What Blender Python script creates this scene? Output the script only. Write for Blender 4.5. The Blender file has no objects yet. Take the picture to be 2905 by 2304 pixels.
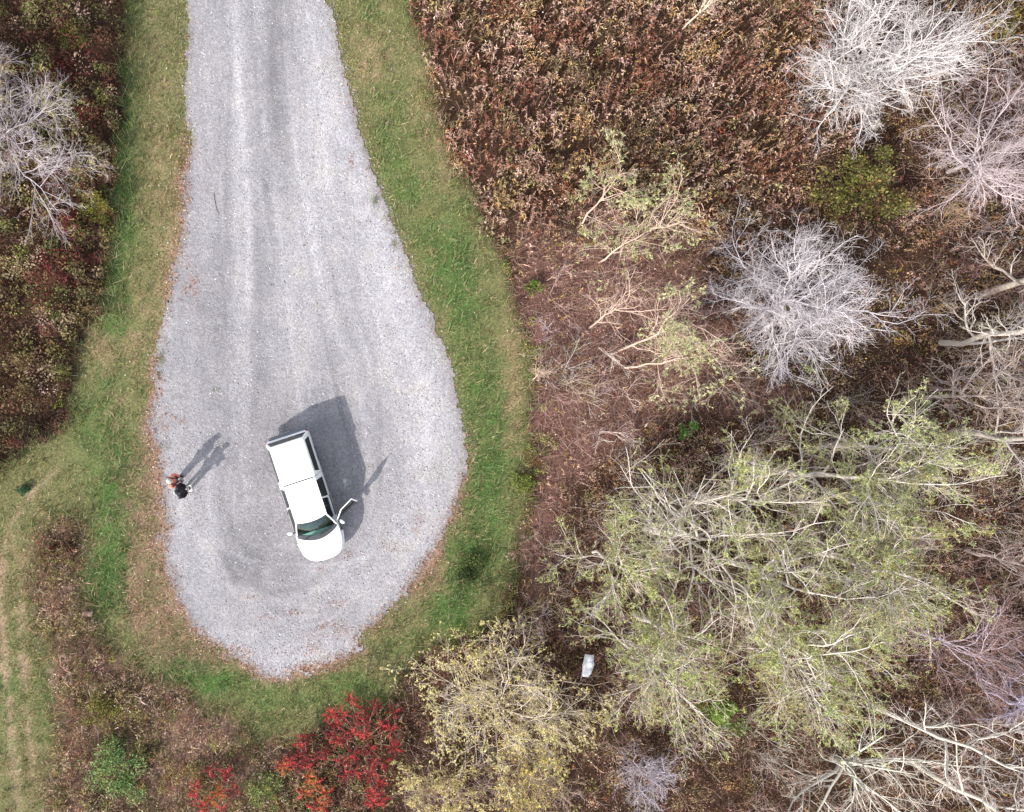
import bpy, bmesh, math, random
import numpy as np
from mathutils import Vector, Matrix

rng = np.random.default_rng(7)
random.seed(7)
SC = bpy.context.scene
COL = SC.collection
H = 34.0            # camera height in metres
PPM = 69.0          # photograph pixels per metre at ground level
NX, NY = 1110.0, 1220.0   # the pixel straight below the camera

# ------------------------------------------------------------------ camera, sky, sun, exposure
cam_d = bpy.data.cameras.new("camera")
cam = bpy.data.objects.new("camera", cam_d)
COL.objects.link(cam)
cam.location = (0, 0, H)
cam.rotation_euler = (0, 0, 0)
cam_d.sensor_fit = 'HORIZONTAL'
cam_d.sensor_width = 36.0
cam_d.lens = 36.0 * H / (2905.0 / PPM)
cam_d.shift_x = (1452.5 - NX) / 2905.0
cam_d.shift_y = (NY - 1152.0) / 2905.0
cam_d.clip_end = 3000
SC.camera = cam

SUN_EL = math.radians(35)
SUN_AZ = math.radians(48.5)          # direction the shadows run, on the ground
world = bpy.data.worlds.new("World")
SC.world = world
world.use_nodes = True
wn = world.node_tree
sky = wn.nodes.new("ShaderNodeTexSky")
sky.sky_type = 'NISHITA'
sky.sun_disc = False
sky.sun_elevation = SUN_EL
sky.sun_rotation = math.radians(221.5)
bg = wn.nodes["Background"]
hs = wn.nodes.new("ShaderNodeHueSaturation")      # thin high haze: a paler, whiter sky all over
hs.inputs["Saturation"].default_value = 0.42
wn.links.new(sky.outputs[0], hs.inputs["Color"])
wn.links.new(hs.outputs[0], bg.inputs[0])
sky.dust_density = 1.3
       # hazy autumn air: a whitish sky
bg.inputs[1].default_value = 0.15
sun_d = bpy.data.lights.new("sun", 'SUN')
sun_d.energy = 2.55
sun_d.angle = math.radians(0.8)
sun_d.color = (1.0, 0.95, 0.88)
sun = bpy.data.objects.new("sun", sun_d)
COL.objects.link(sun)
sd = Vector((math.cos(SUN_AZ) * math.cos(SUN_EL), math.sin(SUN_AZ) * math.cos(SUN_EL), -math.sin(SUN_EL)))
sun.rotation_euler = sd.to_track_quat('-Z', 'Y').to_euler()
sun.location = (-30, -30, 40)
SC.view_settings.view_transform = 'Standard'
SC.view_settings.look = 'None'
SC.view_settings.gamma = 1
SC.view_settings.exposure = 1.33
SC.view_settings.use_curve_mapping = False

# ------------------------------------------------------------------ helpers
def S(px, py, h=0.0):
    """photograph pixel -> world x, y for a point h metres above the ground"""
    k = (1 - h / H) / PPM
    return np.array([(px - NX) * k, (NY - py) * k])

def D(pts):
    """points read off the 2156-wide picture -> world"""
    a = np.array(pts, float) * 1.3474
    return np.stack([(a[:, 0] - NX) / PPM, (NY - a[:, 1]) / PPM], 1)

def lin(c):
    c = np.array(c, float) / 255.0
    return np.where(c <= 0.04045, c / 12.92, ((c + 0.055) / 1.055) ** 2.4)

ILL = 1.12
def alb(c):
    return np.clip(lin(c) / ILL, 0.004, 0.82)

def smooth(a, b, x):
    t = np.clip((x - a) / (b - a), 0, 1)
    return t * t * (3 - 2 * t)

_lat = {}
def vnoise(x, y, seed=0):
    if seed not in _lat:
        _lat[seed] = np.random.default_rng(1000 + seed).random((256, 256))
    L = _lat[seed]
    xi = np.floor(x).astype(int); yi = np.floor(y).astype(int)
    fx = x - xi; fy = y - yi
    fx = fx * fx * (3 - 2 * fx); fy = fy * fy * (3 - 2 * fy)
    g = lambda i, j: L[i % 256, j % 256]
    return (g(xi, yi) * (1 - fx) * (1 - fy) + g(xi + 1, yi) * fx * (1 - fy)
            + g(xi, yi + 1) * (1 - fx) * fy + g(xi + 1, yi + 1) * fx * fy)

def fbm(x, y, scale=1.0, seed=0, octs=4):
    v = 0; a = 0.5; s = 0
    x = np.asarray(x) / scale + 57.3; y = np.asarray(y) / scale + 31.7
    for o in range(octs):
        v = v + a * vnoise(x, y, seed * 7 + o); s += a
        x = x * 2.03; y = y * 2.03; a *= 0.5
    return v / s

def sdist(x, y, poly):
    """signed distance to a polygon, positive inside"""
    x = np.asarray(x, float); y = np.asarray(y, float)
    d2 = np.full(x.shape, 1e18); inside = np.zeros(x.shape, bool)
    n = len(poly)
    for i in range(n):
        ax, ay = poly[i]; bx, by = poly[(i + 1) % n]
        ex, ey = bx - ax, by - ay
        L2 = ex * ex + ey * ey + 1e-12
        t = np.clip(((x - ax) * ex + (y - ay) * ey) / L2, 0, 1)
        dx = x - ax - t * ex; dy = y - ay - t * ey
        d2 = np.minimum(d2, dx * dx + dy * dy)
        c = ((ay > y) != (by > y)) & (x < (bx - ax) * (y - ay) / (by - ay + 1e-15) + ax)
        inside ^= c
    d = np.sqrt(d2)
    return np.where(inside, d, -d)

def ldist(x, y, line):
    d2 = np.full(np.asarray(x).shape, 1e18)
    for i in range(len(line) - 1):
        ax, ay = line[i]; bx, by = line[i + 1]
        ex, ey = bx - ax, by - ay
        t = np.clip(((x - ax) * ex + (y - ay) * ey) / (ex * ex + ey * ey + 1e-12), 0, 1)
        d2 = np.minimum(d2, (x - ax - t * ex) ** 2 + (y - ay - t * ey) ** 2)
    return np.sqrt(d2)

def norm(v):
    return v / (np.linalg.norm(v, axis=-1, keepdims=True) + 1e-9)

# ------------------------------------------------------------------ materials
def material(name, rough=0.8, spec=0.25):
    m = bpy.data.materials.new(name); m.use_nodes = True
    b = m.node_tree.nodes["Principled BSDF"]
    b.inputs["Roughness"].default_value = rough
    b.inputs["Specular IOR Level"].default_value = spec
    return m, m.node_tree, b

def mat_attr(name, rough=0.85, spec=0.2, nscale=40, namp=0.35, transl=0.0):
    """colour stored on the geometry, broken up by a fine noise"""
    m, nt, b = material(name, rough, spec)
    at = nt.nodes.new("ShaderNodeAttribute"); at.attribute_name = "Col"
    tc = nt.nodes.new("ShaderNodeNewGeometry")
    nz = nt.nodes.new("ShaderNodeTexNoise"); nz.inputs["Scale"].default_value = nscale
    nz.inputs["Detail"].default_value = 3
    nt.links.new(tc.outputs["Position"], nz.inputs["Vector"])
    mr = nt.nodes.new("ShaderNodeMapRange")
    mr.inputs["From Min"].default_value = 0.3; mr.inputs["From Max"].default_value = 0.7
    mr.inputs["To Min"].default_value = 1 - namp; mr.inputs["To Max"].default_value = 1 + namp
    nt.links.new(nz.outputs[0], mr.inputs["Value"])
    mx = nt.nodes.new("ShaderNodeMix"); mx.data_type = 'RGBA'; mx.blend_type = 'MULTIPLY'
    mx.inputs["Factor"].default_value = 1.0
    nt.links.new(at.outputs["Color"], mx.inputs["A"])
    nt.links.new(mr.outputs[0], mx.inputs["B"])
    nt.links.new(mx.outputs["Result"], b.inputs["Base Color"])
    if transl > 0:
        tr = nt.nodes.new("ShaderNodeBsdfTranslucent")
        nt.links.new(mx.outputs["Result"], tr.inputs["Color"])
        ms = nt.nodes.new("ShaderNodeMixShader"); ms.inputs[0].default_value = transl
        nt.links.new(b.outputs[0], ms.inputs[1]); nt.links.new(tr.outputs[0], ms.inputs[2])
        nt.links.new(ms.outputs[0], nt.nodes["Material Output"].inputs["Surface"])
    return m

def mat_plain(name, c, rough=0.6, spec=0.4, metal=0.0, nscale=30, namp=0.12, coat=0.0):
    m, nt, b = material(name, rough, spec)
    tc = nt.nodes.new("ShaderNodeTexCoord")
    nz = nt.nodes.new("ShaderNodeTexNoise"); nz.inputs["Scale"].default_value = nscale
    nt.links.new(tc.outputs["Object"], nz.inputs["Vector"])
    rp = nt.nodes.new("ShaderNodeMix"); rp.data_type = 'RGBA'
    c = np.array(c, float)
    rp.inputs["A"].default_value = (*np.clip(c * (1 - namp), 0, 1), 1)
    rp.inputs["B"].default_value = (*np.clip(c * (1 + namp), 0, 1), 1)
    nt.links.new(nz.outputs[0], rp.inputs["Factor"])
    nt.links.new(rp.outputs["Result"], b.inputs["Base Color"])
    b.inputs["Metallic"].default_value = metal
    b.inputs["Coat Weight"].default_value = coat
    return m

M_leaf = mat_attr("leaf_matter", 0.7, 0.25, 25, 0.2, 0.3)
M_bark = mat_attr("bark", 0.9, 0.15, 60, 0.35)
M_soil = mat_attr("soil_and_turf", 0.95, 0.1, 14, 0.45)

def mat_gravel():
    m, nt, b = material("crushed_gravel", 0.92, 0.2)
    at = nt.nodes.new("ShaderNodeAttribute"); at.attribute_name = "Col"
    g = nt.nodes.new("ShaderNodeNewGeometry")
    v = nt.nodes.new("ShaderNodeTexVoronoi"); v.inputs["Scale"].default_value = 17
    v2 = nt.nodes.new("ShaderNodeTexVoronoi"); v2.inputs["Scale"].default_value = 45
    n = nt.nodes.new("ShaderNodeTexNoise"); n.inputs["Scale"].default_value = 9; n.inputs["Detail"].default_value = 6
    for t in (v, v2, n):
        nt.links.new(g.outputs["Position"], t.inputs["Vector"])
    sep = nt.nodes.new("ShaderNodeSeparateColor"); nt.links.new(v.outputs["Color"], sep.inputs[0])
    sep2 = nt.nodes.new("ShaderNodeSeparateColor"); nt.links.new(v2.outputs["Color"], sep2.inputs[0])
    def mrange(src, lo, hi, a=0, bb=1):
        r = nt.nodes.new("ShaderNodeMapRange")
        r.inputs["From Min"].default_value = a; r.inputs["From Max"].default_value = bb
        r.inputs["To Min"].default_value = lo; r.inputs["To Max"].default_value = hi
        nt.links.new(src, r.inputs["Value"]); return r.outputs[0]
    def mul(a, bb):
        k = nt.nodes.new("ShaderNodeMath"); k.operation = 'MULTIPLY'
        nt.links.new(a, k.inputs[0]); nt.links.new(bb, k.inputs[1]); return k.outputs[0]
    f = mul(mul(mrange(sep.outputs[0], 0.87, 1.13), mrange(sep2.outputs[0], 0.90, 1.10)), mrange(n.outputs[0], 0.82, 1.18, 0.3, 0.7))
    mx = nt.nodes.new("ShaderNodeMix"); mx.data_type = 'RGBA'; mx.blend_type = 'MULTIPLY'
    mx.inputs["Factor"].default_value = 1
    nt.links.new(at.outputs["Color"], mx.inputs["A"]); nt.links.new(f, mx.inputs["B"])
    nt.links.new(mx.outputs["Result"], b.inputs["Base Color"])
    bp = nt.nodes.new("ShaderNodeBump"); bp.inputs["Strength"].default_value = 0.6; bp.inputs["Distance"].default_value = 0.02
    nt.links.new(v.outputs["Distance"], bp.inputs["Height"]); bp.invert = True
    nt.links.new(bp.outputs[0], b.inputs["Normal"])
    return m
M_gravel = mat_gravel()

# ------------------------------------------------------------------ mesh building
class Soup:
    def __init__(self):
        self.V = []; self.Q = []; self.T = []; self.C = []; self.mq = []; self.mt = []; self.n = 0
    def add(self, V, Q=None, T=None, C=None, mi=0):
        V = np.asarray(V, np.float32).reshape(-1, 3)
        if C is None: C = np.ones((len(V), 3)) * 0.5
        C = np.asarray(C, np.float32)
        if C.ndim == 1: C = np.repeat(C[None], len(V), 0)
        self.V.append(V); self.C.append(C)
        if Q is not None and len(Q):
            self.Q.append(np.asarray(Q, np.int64).reshape(-1, 4) + self.n); self.mq.append(np.full(len(self.Q[-1]), mi))
        if T is not None and len(T):
            self.T.append(np.asarray(T, np.int64).reshape(-1, 3) + self.n); self.mt.append(np.full(len(self.T[-1]), mi))
        self.n += len(V)
    def mesh(self, name, mats, smooth_=False):
        V = np.concatenate(self.V); C = np.concatenate(self.C)
        Q = np.concatenate(self.Q) if self.Q else np.zeros((0, 4), np.int64)
        T = np.concatenate(self.T) if self.T else np.zeros((0, 3), np.int64)
        me = bpy.data.meshes.new(name)
        me.vertices.add(len(V)); me.vertices.foreach_set("co", V.ravel())
        li = np.concatenate([Q.ravel(), T.ravel()]).astype(np.int32)
        me.loops.add(len(li)); me.loops.foreach_set("vertex_index", li)
        st = np.concatenate([np.arange(len(Q)) * 4, len(Q) * 4 + np.arange(len(T)) * 3]).astype(np.int32)
        me.polygons.add(len(st)); me.polygons.foreach_set("loop_start", st)
        for m in mats: me.materials.append(m)
        if len(mats) > 1:
            mi = np.concatenate(self.mq + self.mt).astype(np.int32)
            me.polygons.foreach_set("material_index", mi)
        me.update(calc_edges=True)
        at = me.color_attributes.new("Col", 'FLOAT_COLOR', 'POINT')
        at.data.foreach_set("color", np.concatenate([C, np.ones((len(C), 1), np.float32)], 1).astype(np.float32).ravel())
        me.polygons.foreach_set("use_smooth", np.full(len(st), bool(smooth_)))
        return me

def link(name, me, parent=None, **props):
    o = bpy.data.objects.new(name, me); COL.objects.link(o)
    if parent is not None: o.parent = parent
    for k, v in props.items(): o[k] = v
    return o

def thing(name, label, cat, loc=(0, 0, 0), rz=0.0, group=None):
    o = bpy.data.objects.new(name, None); COL.objects.link(o)
    o.location = loc; o.rotation_euler = (0, 0, rz); o.empty_display_size = 0.2
    o["label"] = label; o["category"] = cat
    if group: o["group"] = group
    return o

def tubes(P, R, s=3):
    """P (N,K,3) centre lines, R (N,K) radii -> verts, quads"""
    P = np.asarray(P, float); N, K, _ = P.shape
    T = np.gradient(P, axis=1); T = norm(T)
    m = norm(P[:, -1] - P[:, 0])
    ref = np.where(np.abs(m[:, 2:3]) > 0.8, np.array([[1., 0, 0]]), np.array([[0, 0, 1.]]))
    n1 = norm(np.cross(T, ref[:, None, :])); n2 = np.cross(T, n1)
    a = np.arange(s) * 2 * math.pi / s
    V = P[:, :, None, :] + R[:, :, None, None] * (np.cos(a)[None, None, :, None] * n1[:, :, None] + np.sin(a)[None, None, :, None] * n2[:, :, None])
    b = (np.arange(N) * K * s)[:, None, None]; k = (np.arange(K - 1) * s)[None, :, None]; j = np.arange(s)[None, None, :]
    j2 = (j + 1) % s
    Q = np.stack([b + k + j, b + k + j2, b + k + s + j2, b + k + s + j], -1).reshape(-1, 4)
    return V.reshape(-1, 3), Q

def leaves(P, Dr, L, W, fold=0.25, rg=rng):
    """diamond leaves: base point, direction, length, width"""
    P = np.asarray(P, float); N = len(P)
    Dr = norm(Dr)
    rv = norm(rg.normal(size=(N, 3)) + np.array([0, 0, 1.2]))
    side = norm(np.cross(Dr, rv)); up = np.cross(side, Dr)
    L = np.broadcast_to(L, (N,))[:, None]; W = np.broadcast_to(W, (N,))[:, None]
    mid = P + Dr * L * 0.45 + up * W * fold
    V = np.stack([P, mid + side * W * 0.5 - up * W * fold, P + Dr * L - up * L * 0.1, mid - side * W * 0.5 - up * W * fold], 1)
    Q = np.arange(N * 4).reshape(N, 4)
    return V.reshape(-1, 3), Q

def palette(pal, n, x=None, y=None, scale=1.5, seed=3, mixr=0.6, jit=0.18, rg=rng, gain=3.2):
    """pick colours from an ordered palette [(srgb, weight)...]; neighbours in space pick neighbours in the list"""
    cols = np.array([alb(c) for c, _ in pal]); w = np.array([q for _, q in pal], float); w = np.cumsum(w) / w.sum()
    u = rg.random(n)
    if x is not None:
        f = np.clip((fbm(x, y, scale, seed, 3) - 0.5) * gain + 0.5, 0, 0.9999)
        u = np.where(rg.random(n) < mixr, f, u)
    i = np.searchsorted(w, np.clip(u, 0, 0.9999))
    c = cols[i] * (1 + jit * rg.normal(size=(n, 1))) * (1 + 0.06 * rg.normal(size=(n, 3)))
    return np.clip(c, 0.004, 0.85)

def rep(c, k):
    return np.repeat(c, k, axis=0)

# ------------------------------------------------------------------ the lie of the land
ROAD = D([(390, -160), (391, 0), (396, 60), (394, 130), (390, 200), (392, 250), (402, 300), (398, 335), (388, 380), (385, 450), (378, 520), (364, 560), (358, 620),
          (345, 690), (338, 720), (322, 775), (330, 812), (314, 870), (312, 905), (328, 940), (336, 1000), (346, 1060), (352, 1110), (342, 1160), (356, 1220),
          (376, 1270), (402, 1320), (440, 1352), (490, 1380), (535, 1408), (565, 1428), (605, 1420), (650, 1402), (700, 1392), (742, 1372), (762, 1338),
          (803, 1300), (852, 1248), (892, 1190), (932, 1130), (957, 1070), (973, 1020), (986, 960), (976, 900), (966, 850), (955, 790), (940, 740), (918, 690),
          (890, 630), (870, 570), (850, 520), (829, 470), (800, 400), (780, 340), (760, 270), (740, 200), (720, 130), (705, 60), (690, 0), (655, -160)])
LEFT = D([(-500, -400), (275, -400), (275, 0), (272, 100), (268, 200), (262, 280), (250, 350), (243, 420), (240, 500), (235, 560), (226, 630), (200, 680), (165, 720),
          (165, 780), (160, 850), (146, 890), (90, 930), (40, 960), (0, 1010), (-500, 1080)])
RIGHT = D([(850, -400), (850, 0), (880, 100), (905, 200), (930, 280), (965, 360), (1000, 450), (1040, 530), (1080, 640), (1110, 740), (1112, 880), (1120, 960),
           (1110, 1040), (1090, 1130), (1080, 1200), (1035, 1290), (960, 1340), (880, 1375), (842, 1430), (825, 1480), (700, 1500), (620, 1560), (540, 1560),
           (480, 1500), (420, 1480), (330, 1425), (280, 1395), (230, 1340), (195, 1290), (180, 1230), (190, 1150), (165, 1085), (110, 1090), (70, 1150),
           (60, 1250), (85, 1350), (110, 1450), (120, 1560), (95, 1720), (80, 2100), (2800, 2100), (2800, -400)])
WEEDS = D([(850, -400), (850, 0), (880, 100), (905, 200), (930, 280), (965, 360), (1010, 440), (1120, 480), (1250, 430), (1400, 470), (1500, 450), (1660, 380),
           (1690, 250), (1690, 120), (1730, 0), (1740, -400)])
LITTER = D([(1080, 480), (1300, 430), (1480, 490), (1500, 600), (1560, 760), (1700, 820), (1640, 900), (1500, 870), (1350, 930), (1200, 1050), (1130, 1300), (1090, 1200), (1120, 960), (1110, 760)])
PATH = D([(165, 962), (120, 985), (70, 1035), (25, 1100), (5, 1160), (-5, 1300), (8, 1400), (22, 1500), (25, 1560), (40, 1720), (60, 1900)])
PATH2 = D([(100, 1070), (66, 1120), (46, 1220), (44, 1330), (50, 1430), (58, 1530), (70, 1640)])

def spots(x, y, lst, falloff=1.0):
    """sum of soft ellipses given in the 2156-wide picture: (x, y, rx, ry, weight)"""
    v = np.zeros(np.shape(x))
    for (cx, cy, rx, ry, w) in lst:
        c = D([(cx, cy)])[0]
        v = v + w * np.exp(-(((x - c[0]) * 51.2 / rx) ** 2 + ((y - c[1]) * 51.2 / ry) ** 2))
    return v

SPILL = [(285, 1255, 10, 70, 1), (320, 1330, 22, 40, .9), (345, 700, 12, 60, .6), (330, 1120, 14, 60, .6), (430, 1385, 50, 14, .8), (640, 1420, 60, 12, .7), (760, 1370, 16, 20, .8), (335, 780, 14, 40, .7)]
X0, X1, Y0, Y1 = -19.5, 30.5, -20.0, 22.0
def masks(x, y):
    j1 = (fbm(x, y, 0.9, 1) - 0.5); j2 = (fbm(x, y, 0.35, 2, 3) - 0.5)
    r = sdist(x, y, ROAD)
    near = np.abs(r) < 2.0
    j3 = np.zeros(np.shape(x)); j3[near] = fbm(np.asarray(x)[near], np.asarray(y)[near], 0.14, 82, 3) - .5
    r = r + 0.25 * j1 + 0.16 * j2 + 0.26 * j3 + 0.9 * spots(x, y, SPILL) * (0.2 + j2 * 1.5)
    l = sdist(x, y, LEFT) + 0.5 * j1
    rt = sdist(x, y, RIGHT) + 0.7 * j1
    brush = np.maximum(l, rt)
    return dict(road=r, left=l, right=rt, brush=brush, weeds=sdist(x, y, WEEDS) + 1.2 * j1, litter=sdist(x, y, LITTER) + 1.5 * j1,
                path=np.minimum(ldist(x, y, PATH), ldist(x, y, PATH2) + 0.1) + 0.5 * j1 + 0.35 * j2)

GREENS = [(255, 300, 26, 380, 1.0), (225, 620, 30, 90, 0.8), (265, 420, 25, 130, 0.5), (215, 790, 30, 60, 0.6), (180, 900, 40, 70, 0.7), (250, 1000, 50, 120, 0.8),
          (260, 1180, 40, 140, 0.8), (210, 1220, 35, 110, 0.8), (380, 1400, 70, 40, 1.0), (450, 1440, 70, 30, 0.9), (600, 1480, 80, 35, 0.6), (740, 1450, 70, 50, 0.7),
          (960, 1220, 45, 90, 1.0), (1010, 1130, 50, 100, 0.7), (930, 1290, 60, 60, 0.6), (1020, 850, 50, 130, 0.8), (980, 620, 40, 120, 0.8), (940, 530, 45, 110, 0.8),
          (820, 300, 45, 140, 0.45), (870, 420, 35, 90, 0.4), (790, 20, 20, 30, 0.7), (1040, 1000, 40, 120, 0.7), (20, 1440, 20, 160, 0.7), (90, 1440, 18, 130, 0.4), (100, 1180, 25, 80, 0.3),
          (840, 1320, 50, 60, 0.3)]
STRAW = [(30, 1480, 70, 260, .3), (60, 1150, 50, 80, .4), (20, 1250, 30, 80, .4), (350, 520, 35, 200, 0.7), (330, 250, 40, 200, 0.4), (290, 700, 35, 100, 0.6), (215, 745, 40, 30, 0.9), (190, 705, 30, 40, 0.8), (900, 200, 30, 100, 0.7), (940, 340, 20, 70, 1.0),
         (1080, 800, 20, 160, 0.9), (780, 120, 40, 90, 0.7), (905, 1210, 30, 70, 0.7), (250, 900, 30, 80, 0.4), (1000, 560, 18, 60, 0.3), (285, 1230, 18, 60, 0.9), (860, 560, 14, 50, 0.4)]
RUST = [(295, 1090, 34, 130, 1.5), (330, 1300, 34, 80, 1.2), (285, 1250, 14, 60, .8), (400, 1365, 50, 30, .8), (880, 1230, 40, 40, .5), (320, 1330, 60, 60, 0.6), (395, 300, 10, 45, 1.0), (372, 400, 14, 130, 0.6), (330, 820, 16, 60, 0.9), (310, 950, 16, 60, 0.9), (350, 620, 12, 60, 0.6),
        (905, 1170, 25, 60, 0.8), (960, 1060, 18, 60, 0.8), (990, 960, 10, 80, 0.5), (830, 1310, 60, 30, 0.6), (700, 1400, 120, 22, 0.7), (460, 1395, 80, 20, 0.6), (300, 1270, 40, 60, 0.6), (130, 1640, 120, 60, 0.5)]
PINK = [(60, 1650, 110, 80, 1), (430, 1560, 80, 50, 1), (300, 1620, 90, 60, .8), (520, 1640, 70, 60, .7), (380, 1480, 60, 40, .6), (130, 1300, 40, 60, .3)]
ROAD_RUST = [(405, 600, 14, 40, 1.0), (740, 345, 6, 16, 1.2), (384, 885, 6, 8, 1.0), (365, 880, 8, 8, 0.8), (345, 890, 10, 30, 1.0), (705, 1270, 30, 10, .6), (560, 1300, 22, 5, .7), (620, 1290, 28, 6, .9), (700, 1315, 22, 14, 1.0),
             (660, 1330, 30, 14, .8), (720, 1330, 18, 14, 1.0), (880, 1100, 14, 30, .5), (660, 1365, 30, 10, .7), (600, 1375, 20, 8, .6), (410, 1340, 24, 20, .9), (480, 1375, 40, 14, .8), (535, 1258, 40, 6, .5), (380, 1230, 12, 40, .5), (735, 1165, 10, 8, .6), (675, 1195, 8, 8, .6), (820, 1150, 26, 18, .35)]
WEEDLETS = [(830, 515, 5, 10, 1), (795, 420, 6, 10, 1), (845, 560, 5, 7, .9), (770, 310, 6, 14, .7), (760, 290, 10, 6, .5), (790, 425, 10, 12, .5), (455, 820, 7, 5, 1), (757, 1320, 5, 5, .7), (712, 1280, 5, 4, .9), (560, 1415, 5, 5, .9), (340, 755, 8, 14, .9), (352, 940, 8, 8, .6), (335, 1010, 6, 8, .5), (705, 1125, 5, 5, 0.5)]

# ------------------------------------------------------------------ ground
def grid(x0, x1, y0, y1, st):
    nx = int(round((x1 - x0) / st)) + 1; ny = int(round((y1 - y0) / st)) + 1
    xs = np.linspace(x0, x1, nx); ys = np.linspace(y0, y1, ny)
    X, Y = np.meshgrid(xs, ys); return X, Y, nx, ny

def rim(x, y, m):
    c0 = D([(330, 330), (600, 985)]);
    left = (x < -6.0 + .0 * y) * smooth(D([(0, 330)])[0][1], D([(0, 520)])[0][1], y)
    low = smooth(D([(0, 960)])[0][1], D([(0, 1060)])[0][1], y)
    w = np.maximum(np.where(x < -5.0, np.where(y < D([(0, 330)])[0][1], 1.0, 0), 0), np.where(y < D([(0, 980)])[0][1], 1.0, 0))
    wide = .30 + .55 * spots(x, y, [(290, 1080, 60, 160, 1), (320, 1300, 60, 90, .9), (900, 1180, 60, 90, .5), (660, 1400, 200, 30, .5)])
    n_ = .55 * fbm(x, y, .45, 83, 4) + .55 * fbm(x, y, 1.5, 84, 2) - .05
    return w * smooth(-wide * (.4 + 1.3 * n_), -.02, m['road']) * (m['road'] < .25) * smooth(.36, .54, n_ + .10)
def ground_colour(x, y):
    m = masks(x, y); n = len(x)
    f1 = fbm(x, y, 0.8, 5); f2 = fbm(x, y, 0.25, 6, 3); f3 = fbm(x, y, 2.5, 8)
    gr = np.clip(1.1 * spots(x, y, GREENS) * (0.3 + 1.4 * f1) + 0.5 * (f1 - 0.5) + 0.6 * (f2 - .5), 0, 1)[:, None]
    st = np.clip(spots(x, y, STRAW) * (.3 + 1.3 * f2) + 1.6 * (f2 - 0.55), 0, 1)[:, None]
    ru = np.clip(spots(x, y, RUST) + 0.8 * (f2 - 0.6), 0, 1)[:, None]
    c = alb((134, 132, 90))[None] * np.ones((n, 1))
    c = c * (1 - gr) + alb((100, 130, 70)) * gr
    c = c * (1 - st) + alb((172, 152, 116)) * st
    ru = ru * (.4 + .6 * smooth(.4, .62, fbm(x, y, .3, 81, 4)))[:, None]
    c = c * (1 - ru * 0.8) + alb((164, 132, 114)) * ru * 0.8
    rm = (.85 * rim(x, y, m))[:, None]
    c = c * (1 - rm) + (alb((178, 146, 130)) * (.7 + .6 * f2[:, None])) * rm
    p = (smooth(0.27, 0.03, m['path']) * (.35 + .65 * smooth(.32, .58, f1 * .5 + f3 * .5)))[:, None] * np.where(y < -12.5, .45, .95)[:, None]
    p = p * smooth(.2, 2.6, np.hypot(x - PATH[0][0], y - PATH[0][1]))[:, None]
    c = c * (1 - p) + alb((184, 156, 132)) * p
    b = np.where(x < -4.5, smooth(-.55, 0.6, m['right'] + .8 * (f2 - .5)), 0); b = np.maximum(b, np.where(x < -4.5, smooth(-.25, .35, m['left']), smooth(-0.25, 0.35, m['brush'])))[:, None]
    dark = np.where((x < -4.5) & (y < -3), 1, 0)[:, None] * alb((120, 98, 78)) + np.where((x < -4.5) & (y < -3), 0, 1)[:, None] * alb((80, 60, 47))  # soil under the brush, darkened to stand in for shade between the plants
    dark = dark * (0.7 + 0.6 * f2[:, None])
    pk = (np.clip(spots(x, y, PINK), 0, 1) * smooth(.35, .6, f2 * .6 + f1 * .4))[:, None]; dark = dark * (1 - pk) + alb((182, 146, 130)) * pk
    lit = smooth(-0.4, 0.8, m['litter'])[:, None]
    dark = dark * (1 - lit) + alb((130, 98, 87)) * (0.7 + 0.6 * f2[:, None]) * lit
    c = c * (1 - b) + dark * b
    return np.clip(c * 0.62, 0.004, 0.7)

sp = Soup()
X, Y, nx, ny = grid(X0, X1, Y0, Y1, 0.19)
x = X.ravel(); y = Y.ravel()
z = 0.06 * (fbm(x, y, 1.2, 9) - 0.5)
z = np.where(sdist(x, y, ROAD) > -0.8, 0, z) * smooth(0, 1.2, -sdist(x, y, ROAD))
z = z - 0.02
i = np.arange(nx * ny).reshape(ny, nx)
Q = np.stack([i[:-1, :-1], i[:-1, 1:], i[1:, 1:], i[1:, :-1]], -1).reshape(-1, 4)
sp.add(np.stack([x, y, z], 1), Q, None, ground_colour(x, y))
# the land beyond, out to the horizon
edge = np.concatenate([i[0, :], i[1:, -1], i[-1, -2::-1], i[-2:0:-1, 0]])
E = np.stack([x, y, z], 1)[edge]; nE = len(E)
far = E.copy(); far[:, :2] = E[:, :2] * 30; far[:, 2] = -0.02
ring = np.concatenate([E, far]); k = np.arange(nE); k2 = (k + 1) % nE
sp.add(ring, np.stack([k, k + nE, k2 + nE, k2], 1), None, np.tile(alb((95, 74, 54)), (2 * nE, 1)) * .6)
link("ground", sp.mesh("ground", [M_soil], True), kind="structure")

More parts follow.
